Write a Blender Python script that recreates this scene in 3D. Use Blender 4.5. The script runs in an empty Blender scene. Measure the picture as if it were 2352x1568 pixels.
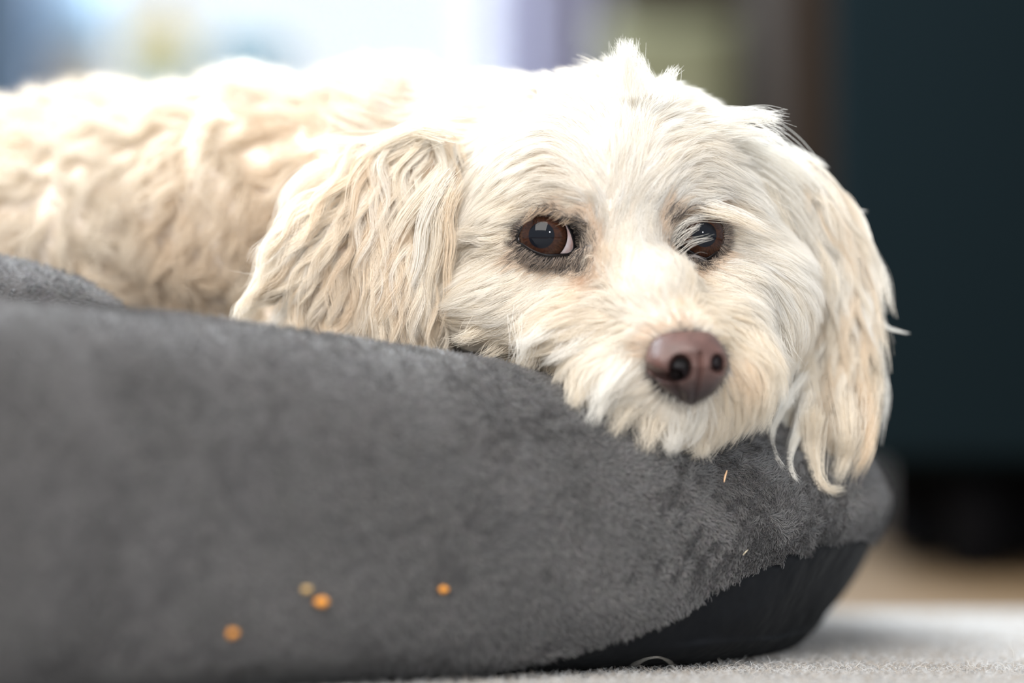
import bpy, bmesh, math
import numpy as np
from mathutils import Vector, Matrix
from mathutils.bvhtree import BVHTree
from mathutils.kdtree import KDTree

scn = bpy.context.scene
COL = scn.collection
RNG = np.random.default_rng(7)

# ------------------------------------------------------------------ camera
LENS = 85.0
FPX = 2352 * LENS / 36.0
DF = 0.85                       # distance to the focused eye
TILT = math.atan(0.051)         # the lens looks slightly upward from just above the rug
CAM = np.array([0.0, -DF, 0.078])
FW = np.array([0.0, math.cos(TILT), math.sin(TILT)])
UP = np.array([0.0, -math.sin(TILT), math.cos(TILT)])
RT = np.array([1.0, 0.0, 0.0])
U1 = DF / FPX                   # metres per sculpting unit

cam_data = bpy.data.cameras.new('camera')
cam = bpy.data.objects.new('camera', cam_data)
COL.objects.link(cam)
cam.location = CAM
cam.rotation_euler = (math.pi / 2 + TILT, 0, 0)
cam_data.lens = LENS
cam_data.sensor_width = 36
cam_data.dof.use_dof = True
cam_data.dof.focus_distance = DF
cam_data.dof.aperture_fstop = 2.4
cam_data.clip_start = 0.02
scn.camera = cam

# ------------------------------------------------------------------ world, lights, exposure
world = bpy.data.worlds.new('sky')
scn.world = world
world.use_nodes = True
bg = world.node_tree.nodes['Background']
bg.inputs[0].default_value = (0.87, 0.93, 0.99, 1)
bg.inputs[1].default_value = 1.02


def area(name, loc, target, size, power, color, size_y=None):
    d = bpy.data.lights.new(name, 'AREA')
    d.energy = power
    d.color = color
    d.size = size
    if size_y:
        d.shape = 'RECTANGLE'
        d.size_y = size_y
    o = bpy.data.objects.new(name, d)
    COL.objects.link(o)
    o.location = loc
    o.rotation_euler = (Vector(target) - Vector(loc)).to_track_quat('-Z', 'Y').to_euler()
    return o


area('rim_light', (-0.75, 0.50, 1.15), (-0.10, 0.0, 0.12), 0.8, 54, (0.84, 0.93, 1.0), 0.7)  # unseen area light, added for the cool rim on back and bed
area('window_daylight', (-0.34, 2.32, 1.30), (-0.15, 0.0, 0.12), 0.58, 48, (0.80, 0.91, 1.0), 1.0)
area('front_key_light', (-0.65, -1.75, 1.65), (0.08, 0.0, 0.1), 1.7, 88, (1.0, 0.945, 0.88))  # key light added out of view to brighten the face
area('eye_catchlight', (0.40, -1.75, 0.56), (0.03, 0.0, 0.12), 0.11, 9, (0.95, 0.97, 1.0)).data.shape = 'DISK'  # small unseen source added to make the catchlight in the eye

scn.view_settings.view_transform = 'Standard'
scn.view_settings.look = 'None'
scn.view_settings.exposure = 0.0
scn.view_settings.gamma = 1.0
scn.view_settings.use_curve_mapping = False
scn.cycles.max_bounces = 10
scn.cycles.diffuse_bounces = 5
scn.cycles.glossy_bounces = 3
scn.cycles.transmission_bounces = 8
scn.cycles.transparent_max_bounces = 8
scn.cycles.use_denoising = True
scn.cycles.use_adaptive_sampling = True
scn.cycles.adaptive_threshold = 0.02
scn.cycles.caustics_reflective = False
scn.cycles.caustics_refractive = False
scn.cycles.sample_clamp_indirect = 6
scn.cycles_curves.shape = 'RIBBONS'


# ------------------------------------------------------------------ modelling space
# sculpting coordinates: right, down, nearness (all in units of U1 at the focused eye)
def S(x, y, z=0.0):
    x, y, z = np.asarray(x, float), np.asarray(y, float), np.asarray(z, float)
    d = DF - z * U1
    return (CAM + d[..., None] * FW + ((x - 1176) / FPX * d)[..., None] * RT
            + ((784 - y) / FPX * d)[..., None] * UP)


def unS(p):
    q = np.asarray(p) - CAM
    d = q @ FW
    return 1176 + (q @ RT) / d * FPX, 784 - (q @ UP) / d * FPX, (DF - d) / U1


def sdir(dx, dy, dz=0.0):
    v = dx * RT - dy * UP - dz * FW
    return v / (np.linalg.norm(v) + 1e-12)


# ------------------------------------------------------------------ materials
def principled(name, color, rough=0.6, **kw):
    m = bpy.data.materials.new(name)
    m.use_nodes = True
    b = m.node_tree.nodes['Principled BSDF']
    b.inputs['Base Color'].default_value = (*color, 1)
    b.inputs['Roughness'].default_value = rough
    for k, v in kw.items():
        b.inputs[k.replace('_', ' ')].default_value = v
    return m


def noise_color(m, stops, scale=20.0, detail=4.0, coords='Object', dist=0.0, stretch=None):
    nt = m.node_tree
    b = nt.nodes['Principled BSDF']
    tc = nt.nodes.new('ShaderNodeTexCoord')
    n = nt.nodes.new('ShaderNodeTexNoise')
    n.inputs['Scale'].default_value = scale
    n.inputs['Detail'].default_value = detail
    n.inputs['Distortion'].default_value = dist
    r = nt.nodes.new('ShaderNodeValToRGB')
    if stretch:
        mp = nt.nodes.new('ShaderNodeMapping')
        mp.inputs['Scale'].default_value = stretch
        nt.links.new(tc.outputs[coords], mp.inputs[0])
        nt.links.new(mp.outputs[0], n.inputs['Vector'])
    else:
        nt.links.new(tc.outputs[coords], n.inputs['Vector'])
    while len(r.color_ramp.elements) < len(stops):
        r.color_ramp.elements.new(0.5)
    for e, (p, c) in zip(r.color_ramp.elements, stops):
        e.position = p
        e.color = (*c, 1)
    nt.links.new(n.outputs['Fac'], r.inputs[0])
    nt.links.new(r.outputs[0], b.inputs['Base Color'])
    return n, r, b


def add_bump(m, scale, strength, dist=0.001, kind='noise'):
    nt = m.node_tree
    b = nt.nodes['Principled BSDF']
    tc = nt.nodes.new('ShaderNodeTexCoord')
    n = nt.nodes.new('ShaderNodeTexNoise' if kind == 'noise' else 'ShaderNodeTexVoronoi')
    n.inputs['Scale'].default_value = scale
    bp = nt.nodes.new('ShaderNodeBump')
    bp.inputs['Strength'].default_value = strength
    bp.inputs['Distance'].default_value = dist
    nt.links.new(tc.outputs['Object'], n.inputs['Vector'])
    nt.links.new(n.outputs[0], bp.inputs['Height'])
    nt.links.new(bp.outputs[0], b.inputs['Normal'])


def hair_material(name, gloss=0.06, rough=0.35, trans=0.35, attr='tint'):
    """Fibre shader: coloured diffuse + light passing through + a soft sheen."""
    m = bpy.data.materials.new(name)
    m.use_nodes = True
    nt = m.node_tree
    nt.nodes.clear()
    out = nt.nodes.new('ShaderNodeOutputMaterial')
    a = nt.nodes.new('ShaderNodeAttribute')
    a.attribute_name = attr
    d = nt.nodes.new('ShaderNodeBsdfDiffuse')
    t = nt.nodes.new('ShaderNodeBsdfTranslucent')
    g = nt.nodes.new('ShaderNodeBsdfHair')
    g.component = 'Reflection'
    g.inputs['RoughnessU'].default_value = rough
    g.inputs['RoughnessV'].default_value = 0.6
    m1 = nt.nodes.new('ShaderNodeMixShader')
    m2 = nt.nodes.new('ShaderNodeMixShader')
    m1.inputs[0].default_value = trans
    m2.inputs[0].default_value = gloss
    nt.links.new(a.outputs['Color'], d.inputs[0])
    nt.links.new(a.outputs['Color'], t.inputs[0])
    nt.links.new(d.outputs[0], m1.inputs[1])
    nt.links.new(t.outputs[0], m1.inputs[2])
    nt.links.new(m1.outputs[0], m2.inputs[1])
    nt.links.new(g.outputs[0], m2.inputs[2])
    nt.links.new(m2.outputs[0], out.inputs[0])
    return m


# ------------------------------------------------------------------ mesh helpers
def add_obj(name, data, parent=None, mat=None):
    o = bpy.data.objects.new(name, data)
    COL.objects.link(o)
    if parent is not None:
        o.parent = parent
    if mat is not None:
        data.materials.append(mat)
    return o


def mesh_obj(name, verts, faces, mat=None, parent=None, smooth=True):
    me = bpy.data.meshes.new(name)
    me.from_pydata([tuple(v) for v in verts], [], [tuple(f) for f in faces])
    me.update()
    if smooth:
        me.shade_smooth()
    return add_obj(name, me, parent, mat)


def tag(o, label=None, cat=None, group=None, kind=None):
    if label:
        o['label'] = label
    if cat:
        o['category'] = cat
    if group:
        o['group'] = group
    if kind:
        o['kind'] = kind
    return o


def empty(name, loc, label, cat, group=None):
    o = bpy.data.objects.new(name, None)
    COL.objects.link(o)
    o.location = tuple(loc)
    o.empty_display_size = 0.02
    tag(o, label, cat, group)
    return o


def under(o, root):
    """Parent without moving (the roots are only translated)."""
    o.parent = root
    o.matrix_parent_inverse = Matrix.Translation(-Vector(root.location)) if root.parent is None else Matrix()
    return o


def ellipsoid(c, r, rot=(0, 0, 0), seg=32, rings=16):
    """Verts/faces of an ellipsoid; c and r in sculpting units, rot = degrees about right, up, view axes."""
    ctr = S(*c)
    k = U1 * (DF - c[2] * U1) / DF
    B = np.stack([RT, UP, -FW], 1)
    ax, ay, az = [math.radians(a) for a in rot]
    M = (Matrix.Rotation(az, 3, 'Z') @ Matrix.Rotation(ay, 3, 'Y') @ Matrix.Rotation(ax, 3, 'X'))
    M = np.array(M)
    vs, fs = [], []
    for i in range(rings + 1):
        ph = math.pi * i / rings
        for j in range(seg):
            th = 2 * math.pi * j / seg
            vs.append((math.sin(ph) * math.cos(th) * r[0], math.cos(ph) * r[1], math.sin(ph) * math.sin(th) * r[2]))
    vs = np.array(vs) @ M.T @ B.T * k + ctr
    for i in range(rings):
        for j in range(seg):
            a, b = i * seg + j, i * seg + (j + 1) % seg
            fs.append((a, b, b + seg, a + seg))
    return vs, fs


def blob(name, parts, voxel, iters, smooth_f=0.6):
    """Union of closed lumps, remeshed and relaxed to one continuous skin."""
    V, F, o = [], [], 0
    for v, f in parts:
        V.append(v)
        F += [tuple(i + o for i in q) for q in f]
        o += len(v)
    tmp = mesh_obj('tmp', np.concatenate(V), F)
    bm = bmesh.new()
    bm.from_mesh(tmp.data)
    bmesh.ops.remove_doubles(bm, verts=bm.verts, dist=1e-6)
    bmesh.ops.recalc_face_normals(bm, faces=bm.faces)
    bm.to_mesh(tmp.data)
    bm.free()
    md = tmp.modifiers.new('r', 'REMESH')
    md.mode = 'VOXEL'
    md.voxel_size = voxel
    ms = tmp.modifiers.new('s', 'SMOOTH')
    ms.factor = smooth_f
    ms.iterations = iters
    dg = bpy.context.evaluated_depsgraph_get()
    me = bpy.data.meshes.new_from_object(tmp.evaluated_get(dg))
    bpy.data.objects.remove(tmp)
    me.name = name
    me.shade_smooth()
    return me


def mesh_arrays(me):
    n = len(me.vertices)
    v = np.empty(n * 3, np.float32)
    me.vertices.foreach_get('co', v)
    v = v.reshape(-1, 3).astype(float)
    me.calc_loop_triangles()
    t = np.empty(len(me.loop_triangles) * 3, np.int32)
    me.loop_triangles.foreach_get('vertices', t)
    nr = np.empty(n * 3, np.float32)
    me.vertices.foreach_get('normal', nr)
    return v, t.reshape(-1, 3), nr.reshape(-1, 3).astype(float)


class Surf:
    def __init__(self, me):
        self.me = me
        self.v, self.t, self.n = mesh_arrays(me)
        self.bvh = BVHTree.FromPolygons([tuple(p) for p in self.v], [tuple(int(i) for i in q) for q in self.t])
        a, b, c = self.v[self.t[:, 0]], self.v[self.t[:, 1]], self.v[self.t[:, 2]]
        self.area = 0.5 * np.linalg.norm(np.cross(b - a, c - a), axis=1)
        self.cen = (a + b + c) / 3
        fn = np.cross(b - a, c - a)
        self.fn = fn / (np.linalg.norm(fn, axis=1, keepdims=True) + 1e-20)

    def sample(self, n, density=None):
        w = self.area.copy()
        if density is not None:
            w = w * density(self.cen, self.fn)
        w = w / w.sum()
        k = RNG.choice(len(w), n, p=w)
        r1, r2 = np.sqrt(RNG.random(n)), RNG.random(n)
        a, b, c = [self.v[self.t[k, i]] for i in range(3)]
        p = (1 - r1)[:, None] * a + (r1 * (1 - r2))[:, None] * b + (r1 * r2)[:, None] * c
        na, nb, nc = [self.n[self.t[k, i]] for i in range(3)]
        nn = (1 - r1)[:, None] * na + (r1 * (1 - r2))[:, None] * nb + (r1 * r2)[:, None] * nc
        nn /= np.linalg.norm(nn, axis=1, keepdims=True) + 1e-12
        return p, nn

    def cast(self, x, y):
        """Front surface point seen along the viewing line through (x, y)."""
        d = S(x, y, 0) - CAM
        d = d / np.linalg.norm(d)
        h = self.bvh.ray_cast(Vector(CAM), Vector(d))
        if h[0] is None:
            h = self.bvh.find_nearest(Vector(S(x, y, -150)))
        return np.array(h[0])

    def near(self, P):
        L, N = np.empty_like(P), np.empty_like(P)
        f = self.bvh.find_nearest
        for i, p in enumerate(P):
            l, n, _, _ = f(Vector(p))
            L[i] = l
            N[i] = n
        return L, N


def norm(v):
    return v / (np.linalg.norm(v, axis=-1, keepdims=True) + 1e-12)


def vnoise(P, scale, seed=0, oct=1):
    """Cheap smooth vector noise from a few random sinusoids."""
    r = np.random.default_rng(seed)
    out = np.zeros((len(P), 3))
    for k in range(7):
        w = r.normal(size=(3, 3)) * scale
        ph = r.random(3) * 6.28
        out += np.sin(P @ w + ph)
    return out / 2.6


def curves_obj(name, pts, rad, tint, mat, parent=None):
    """pts (n, k, 3), rad (n, k), tint (n, 3)"""
    n, k, _ = pts.shape
    cu = bpy.data.hair_curves.new(name)
    cu.add_curves([k] * n)
    cu.attributes['position'].data.foreach_set('vector', np.ascontiguousarray(pts, np.float32).ravel())
    a = cu.attributes.get('radius') or cu.attributes.new('radius', 'FLOAT', 'POINT')
    a.data.foreach_set('value', np.ascontiguousarray(rad, np.float32).ravel())
    t = cu.attributes.new('tint', 'FLOAT_COLOR', 'CURVE')
    c4 = np.ones((n, 4), np.float32)
    c4[:, :3] = np.clip(tint, 0, 0.97)
    t.data.foreach_set('color', c4.ravel())
    return add_obj(name, cu, parent, mat)


class Field:
    """Groom field: control points on the surface -> flow direction, length, lift, colour..."""
    def __init__(self, surf, rows, sig=70.0):
        self.P = np.array([r['p'] if 'p' in r else surf.cast(*r['at']) for r in rows])
        self.D = np.array([sdir(*r['d']) for r in rows])
        self.val = {k: np.array([r.get(k, dflt) for r in rows], float)
                    for k, dflt in (('len', 100), ('lift', 0.3), ('clump', 0.5))}
        self.C = np.array([r.get('c', (0.86, 0.82, 0.75)) for r in rows])
        self.sig = sig * U1

    def w(self, P):
        d2 = ((P[:, None, :] - self.P[None]) ** 2).sum(-1)
        w = 1.0 / (d2 + (0.3 * self.sig) ** 2) ** 2
        return w / w.sum(1, keepdims=True)

    def eval(self, P):
        w = self.w(P)
        return norm(w @ self.D), {k: w @ v for k, v in self.val.items()}, w @ self.C


def groom(name, surf, field, n_guide, n_child, K=9, density=None, parent=None, mat=None, wave=0.0,
          wavelen=160.0, frizz=3.0, clumppow=1.3, rad=0.30, len_var=0.35, gravity=0.0, flow_seed=3,
          flow_noise=0.25, child_density=None, tip=0.25, tint_fn=None, extra=None, len_scale=1.0,
          min_off=4.0, child_len=0.3, guide_tint=0.05, curl=0.0, clump_scale=1.0):
    gp, gn = surf.sample(n_guide, density)
    D, val, _ = field.eval(gp)
    L = val['len'] * len_scale * (1 + len_var * (RNG.random(n_guide) - 0.5) * 2) * U1
    lift = val['lift']
    G = np.empty((n_guide, K, 3))
    G[:, 0] = gp
    nrm = gn.copy()
    step = (L / (K - 1))[:, None]
    ph = RNG.random(n_guide) * 6.283
    prev = None
    for k in range(1, K):
        s = k / (K - 1)
        Dk, _, _ = field.eval(G[:, k - 1])
        Dk = Dk + flow_noise * vnoise(G[:, k - 1], 1 / (90 * U1), flow_seed)
        tan = norm(Dk - nrm * (Dk * nrm).sum(1, keepdims=True) * 0.92)
        up = (lift * (1 - 0.85 * s))[:, None]
        d = norm(tan + nrm * up + np.array([0, 0, -1.0]) * gravity * s)
        if prev is not None:
            d = norm(0.55 * d + 0.45 * prev)
        if wave > 0 or curl > 0:
            side = norm(np.cross(d, nrm))
            arc = (k * step[:, 0]) / (wavelen * U1) * 6.283
            a = np.sin(arc + ph)[:, None]
            b = np.cos(arc + ph)[:, None]
            dd = norm(d + side * a * (wave + curl) + nrm * b * curl)
        else:
            dd = d
        prev = d
        q = G[:, k - 1] + dd * step
        loc, nn = surf.near(q)
        off = ((q - loc) * nn).sum(1)
        mo = (min_off + 10 * s * lift) * U1
        push = np.clip(mo - off, 0, 60 * U1)
        q = q + nn * push[:, None]
        nrm = norm(0.5 * nrm + 0.5 * nn)
        G[:, k] = q
    # children
    cp, cn = surf.sample(n_child, child_density or density)
    kd = KDTree(n_guide)
    for i, p in enumerate(gp):
        kd.insert(Vector(p), i)
    kd.balance()
    idx = np.fromiter((kd.find(Vector(p))[1] for p in cp), np.int64, n_child)
    _, cval, ccol = field.eval(cp)
    lr = (1 - child_len * RNG.random(n_child))
    s = np.linspace(0, 1, K)[None, :, None]
    rel = (G[idx] - gp[idx][:, None]) * lr[:, None, None]
    free = cp[:, None] + rel
    clp = gp[idx][:, None] + rel
    cf = (cval['clump'] * clump_scale * (0.75 + 0.5 * RNG.random(n_child)))[:, None, None]
    f = np.clip(cf * s ** clumppow, 0, 0.96)
    P = free * (1 - f) + clp * f
    fz = RNG.normal(size=(n_child, 3, 3)) * frizz * U1
    P += fz[:, 0][:, None] * s ** 1.2 + fz[:, 1][:, None] * np.sin(s * 5 + RNG.random((n_child, 1, 1)) * 6) * s * 0.6
    tint = ccol
    gt = RNG.normal(size=(n_guide, 1))[idx]
    tint = tint * (1 + guide_tint * gt * np.array([0.25, 0.5, 0.9])) * (1 + 0.06 * RNG.normal(size=(n_child, 1)))
    if tint_fn:
        tint = tint_fn(cp, tint, idx)
    R_ = rad * U1 * (0.75 + 0.5 * RNG.random((n_child, 1))) * (1 - (1 - tip) * np.linspace(0, 1, K)[None] ** 2.0)
    if extra is not None:
        ex, er, ec = extra
        P = np.concatenate([P, ex])
        R_ = np.concatenate([R_, er])
        tint = np.concatenate([tint, ec])
    return curves_obj(name, P, R_, tint, mat, parent)


def strands(paths, K, n, spread, tipspread, rad, color, rnd=1.0):
    """Hand laid locks: paths are lists of sculpting points (x, y, z)."""
    A, Rr, Cc = [], [], []
    for path, cnt, w, c in paths:
        ctrl = np.array(path, float)
        t = np.linspace(0, 1, len(ctrl))
        q = np.linspace(0, 1, K)
        # smooth through control points
        base = np.stack([np.interp(q, t, ctrl[:, i]) for i in range(3)], 1)
        for _ in range(2):
            b2 = base.copy()
            b2[1:-1] = 0.25 * base[:-2] + 0.5 * base[1:-1] + 0.25 * base[2:]
            base = b2
        for _ in range(cnt):
            o0 = RNG.normal(size=3) * w
            o1 = RNG.normal(size=3) * w * tipspread
            l = 1 - 0.25 * RNG.random()
            qq = q * l
            bb = np.stack([np.interp(qq, q, base[:, i]) for i in range(3)], 1)
            pt = bb + o0 * (1 - q[:, None]) + o1 * q[:, None] + RNG.normal(size=3) * 2 * np.sin(q[:, None] * 3.1)
            A.append(S(pt[:, 0], pt[:, 1], pt[:, 2]))
            Rr.append(rad * U1 * (1 - 0.7 * q ** 2))
            Cc.append(np.array(c) * (1 + 0.05 * RNG.normal()))
    return np.array(A), np.array(Rr), np.array(Cc)


# ================================================================== the setting
def box(name, x0, x1, y0, y1, z0, z1, mat, parent=None, bevel=0.0, seg=3):
    bm = bmesh.new()
    bmesh.ops.create_cube(bm, size=1)
    for v in bm.verts:
        v.co = ((x0 + x1) / 2 + v.co.x * (x1 - x0), (y0 + y1) / 2 + v.co.y * (y1 - y0), (z0 + z1) / 2 + v.co.z * (z1 - z0))
    if bevel:
        bmesh.ops.bevel(bm, geom=list(bm.edges), offset=bevel, segments=seg, profile=0.5, affect='EDGES')
    me = bpy.data.meshes.new(name)
    bm.to_mesh(me)
    bm.free()
    if bevel:
        me.shade_smooth()
    return add_obj(name, me, parent, mat)


wood = principled('oak_boards', (0.42, 0.26, 0.13), 0.45)
noise_color(wood, [(0.3, (0.12, 0.072, 0.034)), (0.7, (0.17, 0.108, 0.055))], 6, 6, stretch=(1, 8, 1))
floor_o = box('floor', -2.2, 2.2, -1.6, 3.1, -0.05, 0.0, wood)
tag(floor_o, kind='structure')

WY = 2.45                       # the far wall
wall_m = principled('wall_paint', (0.40, 0.40, 0.52), 0.8)
add_bump(wall_m, 60, 0.1)
WX0, WX1, WZ0, WZ1 = -0.66, -0.03, 0.50, 1.75
# wall as one mesh around the window opening
def wall_with_hole(name, x0, x1, z0, z1, hx0, hx1, hz0, hz1, y0, y1, mat):
    xs, zs = [x0, hx0, hx1, x1], [z0, hz0, hz1, z1]
    V, F = [], []
    for y in (y0, y1):
        for z in zs:
            for x in xs:
                V.append((x, y, z))
    def id(i, j, s): return s * 16 + j * 4 + i
    for j in range(3):
        for i in range(3):
            if i == 1 and j == 1:
                continue
            F.append((id(i, j, 0), id(i + 1, j, 0), id(i + 1, j + 1, 0), id(i, j + 1, 0)))
            F.append((id(i, j, 1), id(i, j + 1, 1), id(i + 1, j + 1, 1), id(i + 1, j, 1)))
    for (a, b) in (((1, 1), (2, 1)), ((2, 1), (2, 2)), ((2, 2), (1, 2)), ((1, 2), (1, 1))):
        F.append((id(*a, 0), id(*b, 0), id(*b, 1), id(*a, 1)))
    for (a, b) in (((0, 0), (3, 0)), ((3, 0), (3, 3)), ((3, 3), (0, 3)), ((0, 3), (0, 0))):
        F.append((id(*a, 0), id(*b, 0), id(*b, 1), id(*a, 1)))
    return mesh_obj(name, V, F, mat, smooth=False)


wb = wall_with_hole('wall_back', -2.2, 2.2, 0, 2.0, WX0, WX1, WZ0, WZ1, WY, WY + 0.12, wall_m)
tag(wb, kind='structure')
skirt = principled('skirting_paint', (0.7, 0.7, 0.7), 0.5)
tag(box('baseboard_back', -2.2, 2.2, WY - 0.015, WY, 0, 0.09, skirt, bevel=0.003), kind='structure')
fr_m = principled('window_frame_paint', (0.75, 0.78, 0.82), 0.4)
win = bpy.data.objects.new('window_1', None)
COL.objects.link(win)
win.location = ((WX0 + WX1) / 2, WY, WZ0)
tag(win, kind='structure')
V, F = [], []
def addbox(V, F, x0, x1, y0, y1, z0, z1):
    o = len(V)
    V += [(x, y, z) for x in (x0, x1) for y in (y0, y1) for z in (z0, z1)]
    F += [tuple(o + i for i in f) for f in ((0, 1, 3, 2), (4, 6, 7, 5), (0, 4, 5, 1), (2, 3, 7, 6), (0, 2, 6, 4), (1, 5, 7, 3))]
addbox(V, F, WX0, WX0 + .035, WY + .02, WY + .07, WZ0, WZ1)
addbox(V, F, WX1 - .035, WX1, WY + .02, WY + .07, WZ0, WZ1)
addbox(V, F, WX0 + .035, WX1 - .035, WY + .02, WY + .07, WZ0, WZ0 + .035)
addbox(V, F, WX0 + .035, WX1 - .035, WY + .02, WY + .07, WZ1 - .035, WZ1)
o = mesh_obj('window_frame', V, F, fr_m, smooth=False); under(o, win)
o = box('window_sill', WX0 - .03, WX1 + .03, WY - 0.12, WY + .02, WZ0 - .025, WZ0, fr_m, bevel=0.004); under(o, win)
glass = bpy.data.materials.new('window_glass')
glass.use_nodes = True
nt = glass.node_tree
nt.nodes.clear()
_o = nt.nodes.new('ShaderNodeOutputMaterial'); _t = nt.nodes.new('ShaderNodeBsdfTransparent')
_g = nt.nodes.new('ShaderNodeBsdfGlossy'); _m = nt.nodes.new('ShaderNodeMixShader'); _g.inputs['Roughness'].default_value = 0.02
_t.inputs[0].default_value = (0.96, 0.97, 0.975, 1); _m.inputs[0].default_value = 0.008
nt.links.new(_t.outputs[0], _m.inputs[1]); nt.links.new(_g.outputs[0], _m.inputs[2]); nt.links.new(_m.outputs[0], _o.inputs[0])
o = box('window_pane', WX0 + .035, WX1 - .035, WY + .042, WY + .048, WZ0 + .035, WZ1 - .035, glass); under(o, win)

# ------------------------------------------------------------------ far things, all thrown out of focus by the lens
def lathe(name, prof, loc, mat, parent=None, seg=40):
    V, F = [], []
    n = len(prof)
    for i, (r, z) in enumerate(prof):
        for j in range(seg):
            a = 2 * math.pi * j / seg
            V.append((loc[0] + r * math.cos(a), loc[1] + r * math.sin(a), loc[2] + z))
    for i in range(n - 1):
        for j in range(seg):
            a, b = i * seg + j, i * seg + (j + 1) % seg
            F.append((a, b, b + seg, a + seg))
    return mesh_obj(name, V, F, mat, parent)


tan_m = principled('tan_ceramic', (0.34, 0.30, 0.24), 0.5)
pale_m = principled('pale_shade', (0.22, 0.31, 0.40), 0.7)
teal_m = principled('teal_glaze', (0.10, 0.20, 0.25), 0.3)
leafy_m = principled('plant_leaf', (0.10, 0.20, 0.10), 0.5)
yel_m = principled('yellow_petal', (0.62, 0.50, 0.12), 0.6)
SZ = WZ0 + 0.0005
yy = WY - 0.055
lamp = empty('table_lamp', (-0.588, yy, SZ), 'blurred table lamp with tan base and pale shade on the window sill', 'lamp')
o = lathe('lamp_base', [(0.0, 0), (0.026, 0), (0.03, 0.01), (0.045, 0.07), (0.042, 0.12), (0.020, 0.15), (0.006, 0.16), (0, 0.16)], (-0.588, yy, SZ), tan_m); under(o, lamp)
o = lathe('lamp_shade', [(0.052, 0.135), (0.048, 0.17), (0.034, 0.27), (0.032, 0.27), (0.046, 0.17), (0.050, 0.135), (0.052, 0.135)], (-0.588, yy, SZ), pale_m); under(o, lamp)

fl = empty('potted_flower', (-0.475, yy, SZ), 'blurred yellow flower in a small grey-green pot on the window sill', 'flower pot')
o = lathe('pot', [(0, 0), (0.022, 0), (0.029, 0.05), (0.031, 0.055), (0.027, 0.055), (0.0, 0.045)], (-0.475, yy, SZ), teal_m); under(o, fl)
V, F = [], []
for i in range(14):
    a = i * 2.4
    r = 0.012 + 0.012 * (i % 3)
    c = np.array([-0.475 + r * math.cos(a), yy + r * math.sin(a), SZ + 0.05 + 0.004 * i])
    t = np.array([-0.475 + 1.4 * r * math.cos(a), yy + 1.1 * r * math.sin(a), SZ + 0.09 + 0.004 * i])
    s = np.array([-math.sin(a), math.cos(a), 0]) * 0.012
    m = (c + t) / 2 + np.array([0, 0, .006])
    k = len(V)
    V += [c, m + s, t, m - s, m + np.array([0, 0, .002])]
    F += [(k, k + 1, k + 4), (k + 1, k + 2, k + 4), (k + 2, k + 3, k + 4), (k + 3, k, k + 4)]
o = mesh_obj('leaves', V, F, leafy_m); under(o, fl)
for i in range(3):
    V, F = [], []
    cc = np.array([-0.50 + 0.026 * i, yy - 0.02, SZ + 0.145 + 0.02 * (i % 2)])
    for j in range(10):
        a = j * 0.6283
        k = len(V)
        d1 = np.array([math.cos(a), -0.25, math.sin(a)])
        s = np.array([-math.sin(a), 0, math.cos(a)]) * 0.006
        V += [cc, cc + d1 * 0.014 + s, cc + d1 * 0.026, cc + d1 * 0.014 - s]
        F += [(k, k + 1, k + 2, k + 3)]
    # stem
    k = len(V)
    for q in (cc, np.array([-0.475, yy, SZ + 0.045])):
        V += [q + np.array([x * 0.0012, y * 0.0012, 0]) for x, y in ((1, 1), (-1, 1), (-1, -1), (1, -1))]
    F += [(k, k + 1, k + 5, k + 4), (k + 1, k + 2, k + 6, k + 5), (k + 2, k + 3, k + 7, k + 6), (k + 3, k, k + 4, k + 7)]
    o = mesh_obj('flower_head', V, F, yel_m); under(o, fl)
o = lathe('ceramic_vase', [(0, 0), (0.022, 0), (0.026, 0.006), (0.034, 0.08), (0.056, 0.12), (0.05, 0.155), (0.046, 0.155), (0.05, 0.12), (0.03, 0.08), (0.0, 0.012)], (-0.355, yy, SZ), teal_m)
tag(o, 'blurred teal-grey vase on the window sill, rightmost thing on the sill', 'vase')

# curtain beside the window: a hanging sheet with folds, real thickness
cur_m = principled('curtain_cloth', (0.34, 0.34, 0.46), 0.9)
add_bump(cur_m, 400, 0.2)


def curtain(x0, x1, y, z0, z1, folds, label):
    n = 120
    V, F = [], []
    for s in (0, 1):
        for z in np.linspace(z0, z1, 12):
            for i in range(n):
                t = i / (n - 1)
                V.append((x0 + (x1 - x0) * t, y + 0.02 * math.sin(t * folds * 6.283 + z * 0.6) + 0.003 * s, z))
    h = 12 * n
    for s in (0, 1):
        for j in range(11):
            for i in range(n - 1):
                a = s * h + j * n + i
                F.append((a, a + 1, a + n + 1, a + n))
    for j in range(11):
        for i in (0, n - 1):
            a = j * n + i
            F.append((a, a + n, h + a + n, h + a))
    for i in range(n - 1):
        for j in (0, 11):
            a = j * n + i
            F.append((a, a + 1, h + a + 1, h + a))
    return tag(mesh_obj('curtain', V, F, cur_m), label, 'curtain')


curtain(-0.02, 0.24, WY - 0.06, 0.06, 1.8, 4, 'blurred mauve-grey curtain hanging at the right side of the bright window')
cur2 = curtain(-0.96, -0.625, WY - 0.15, 0.06, 1.8, 4, 'blurred blue-grey curtain hanging left of the bright window, past the table lamp')
cur2.data.materials[0] = principled('blue_curtain_cloth', (0.10, 0.15, 0.22), 0.9)

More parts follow.
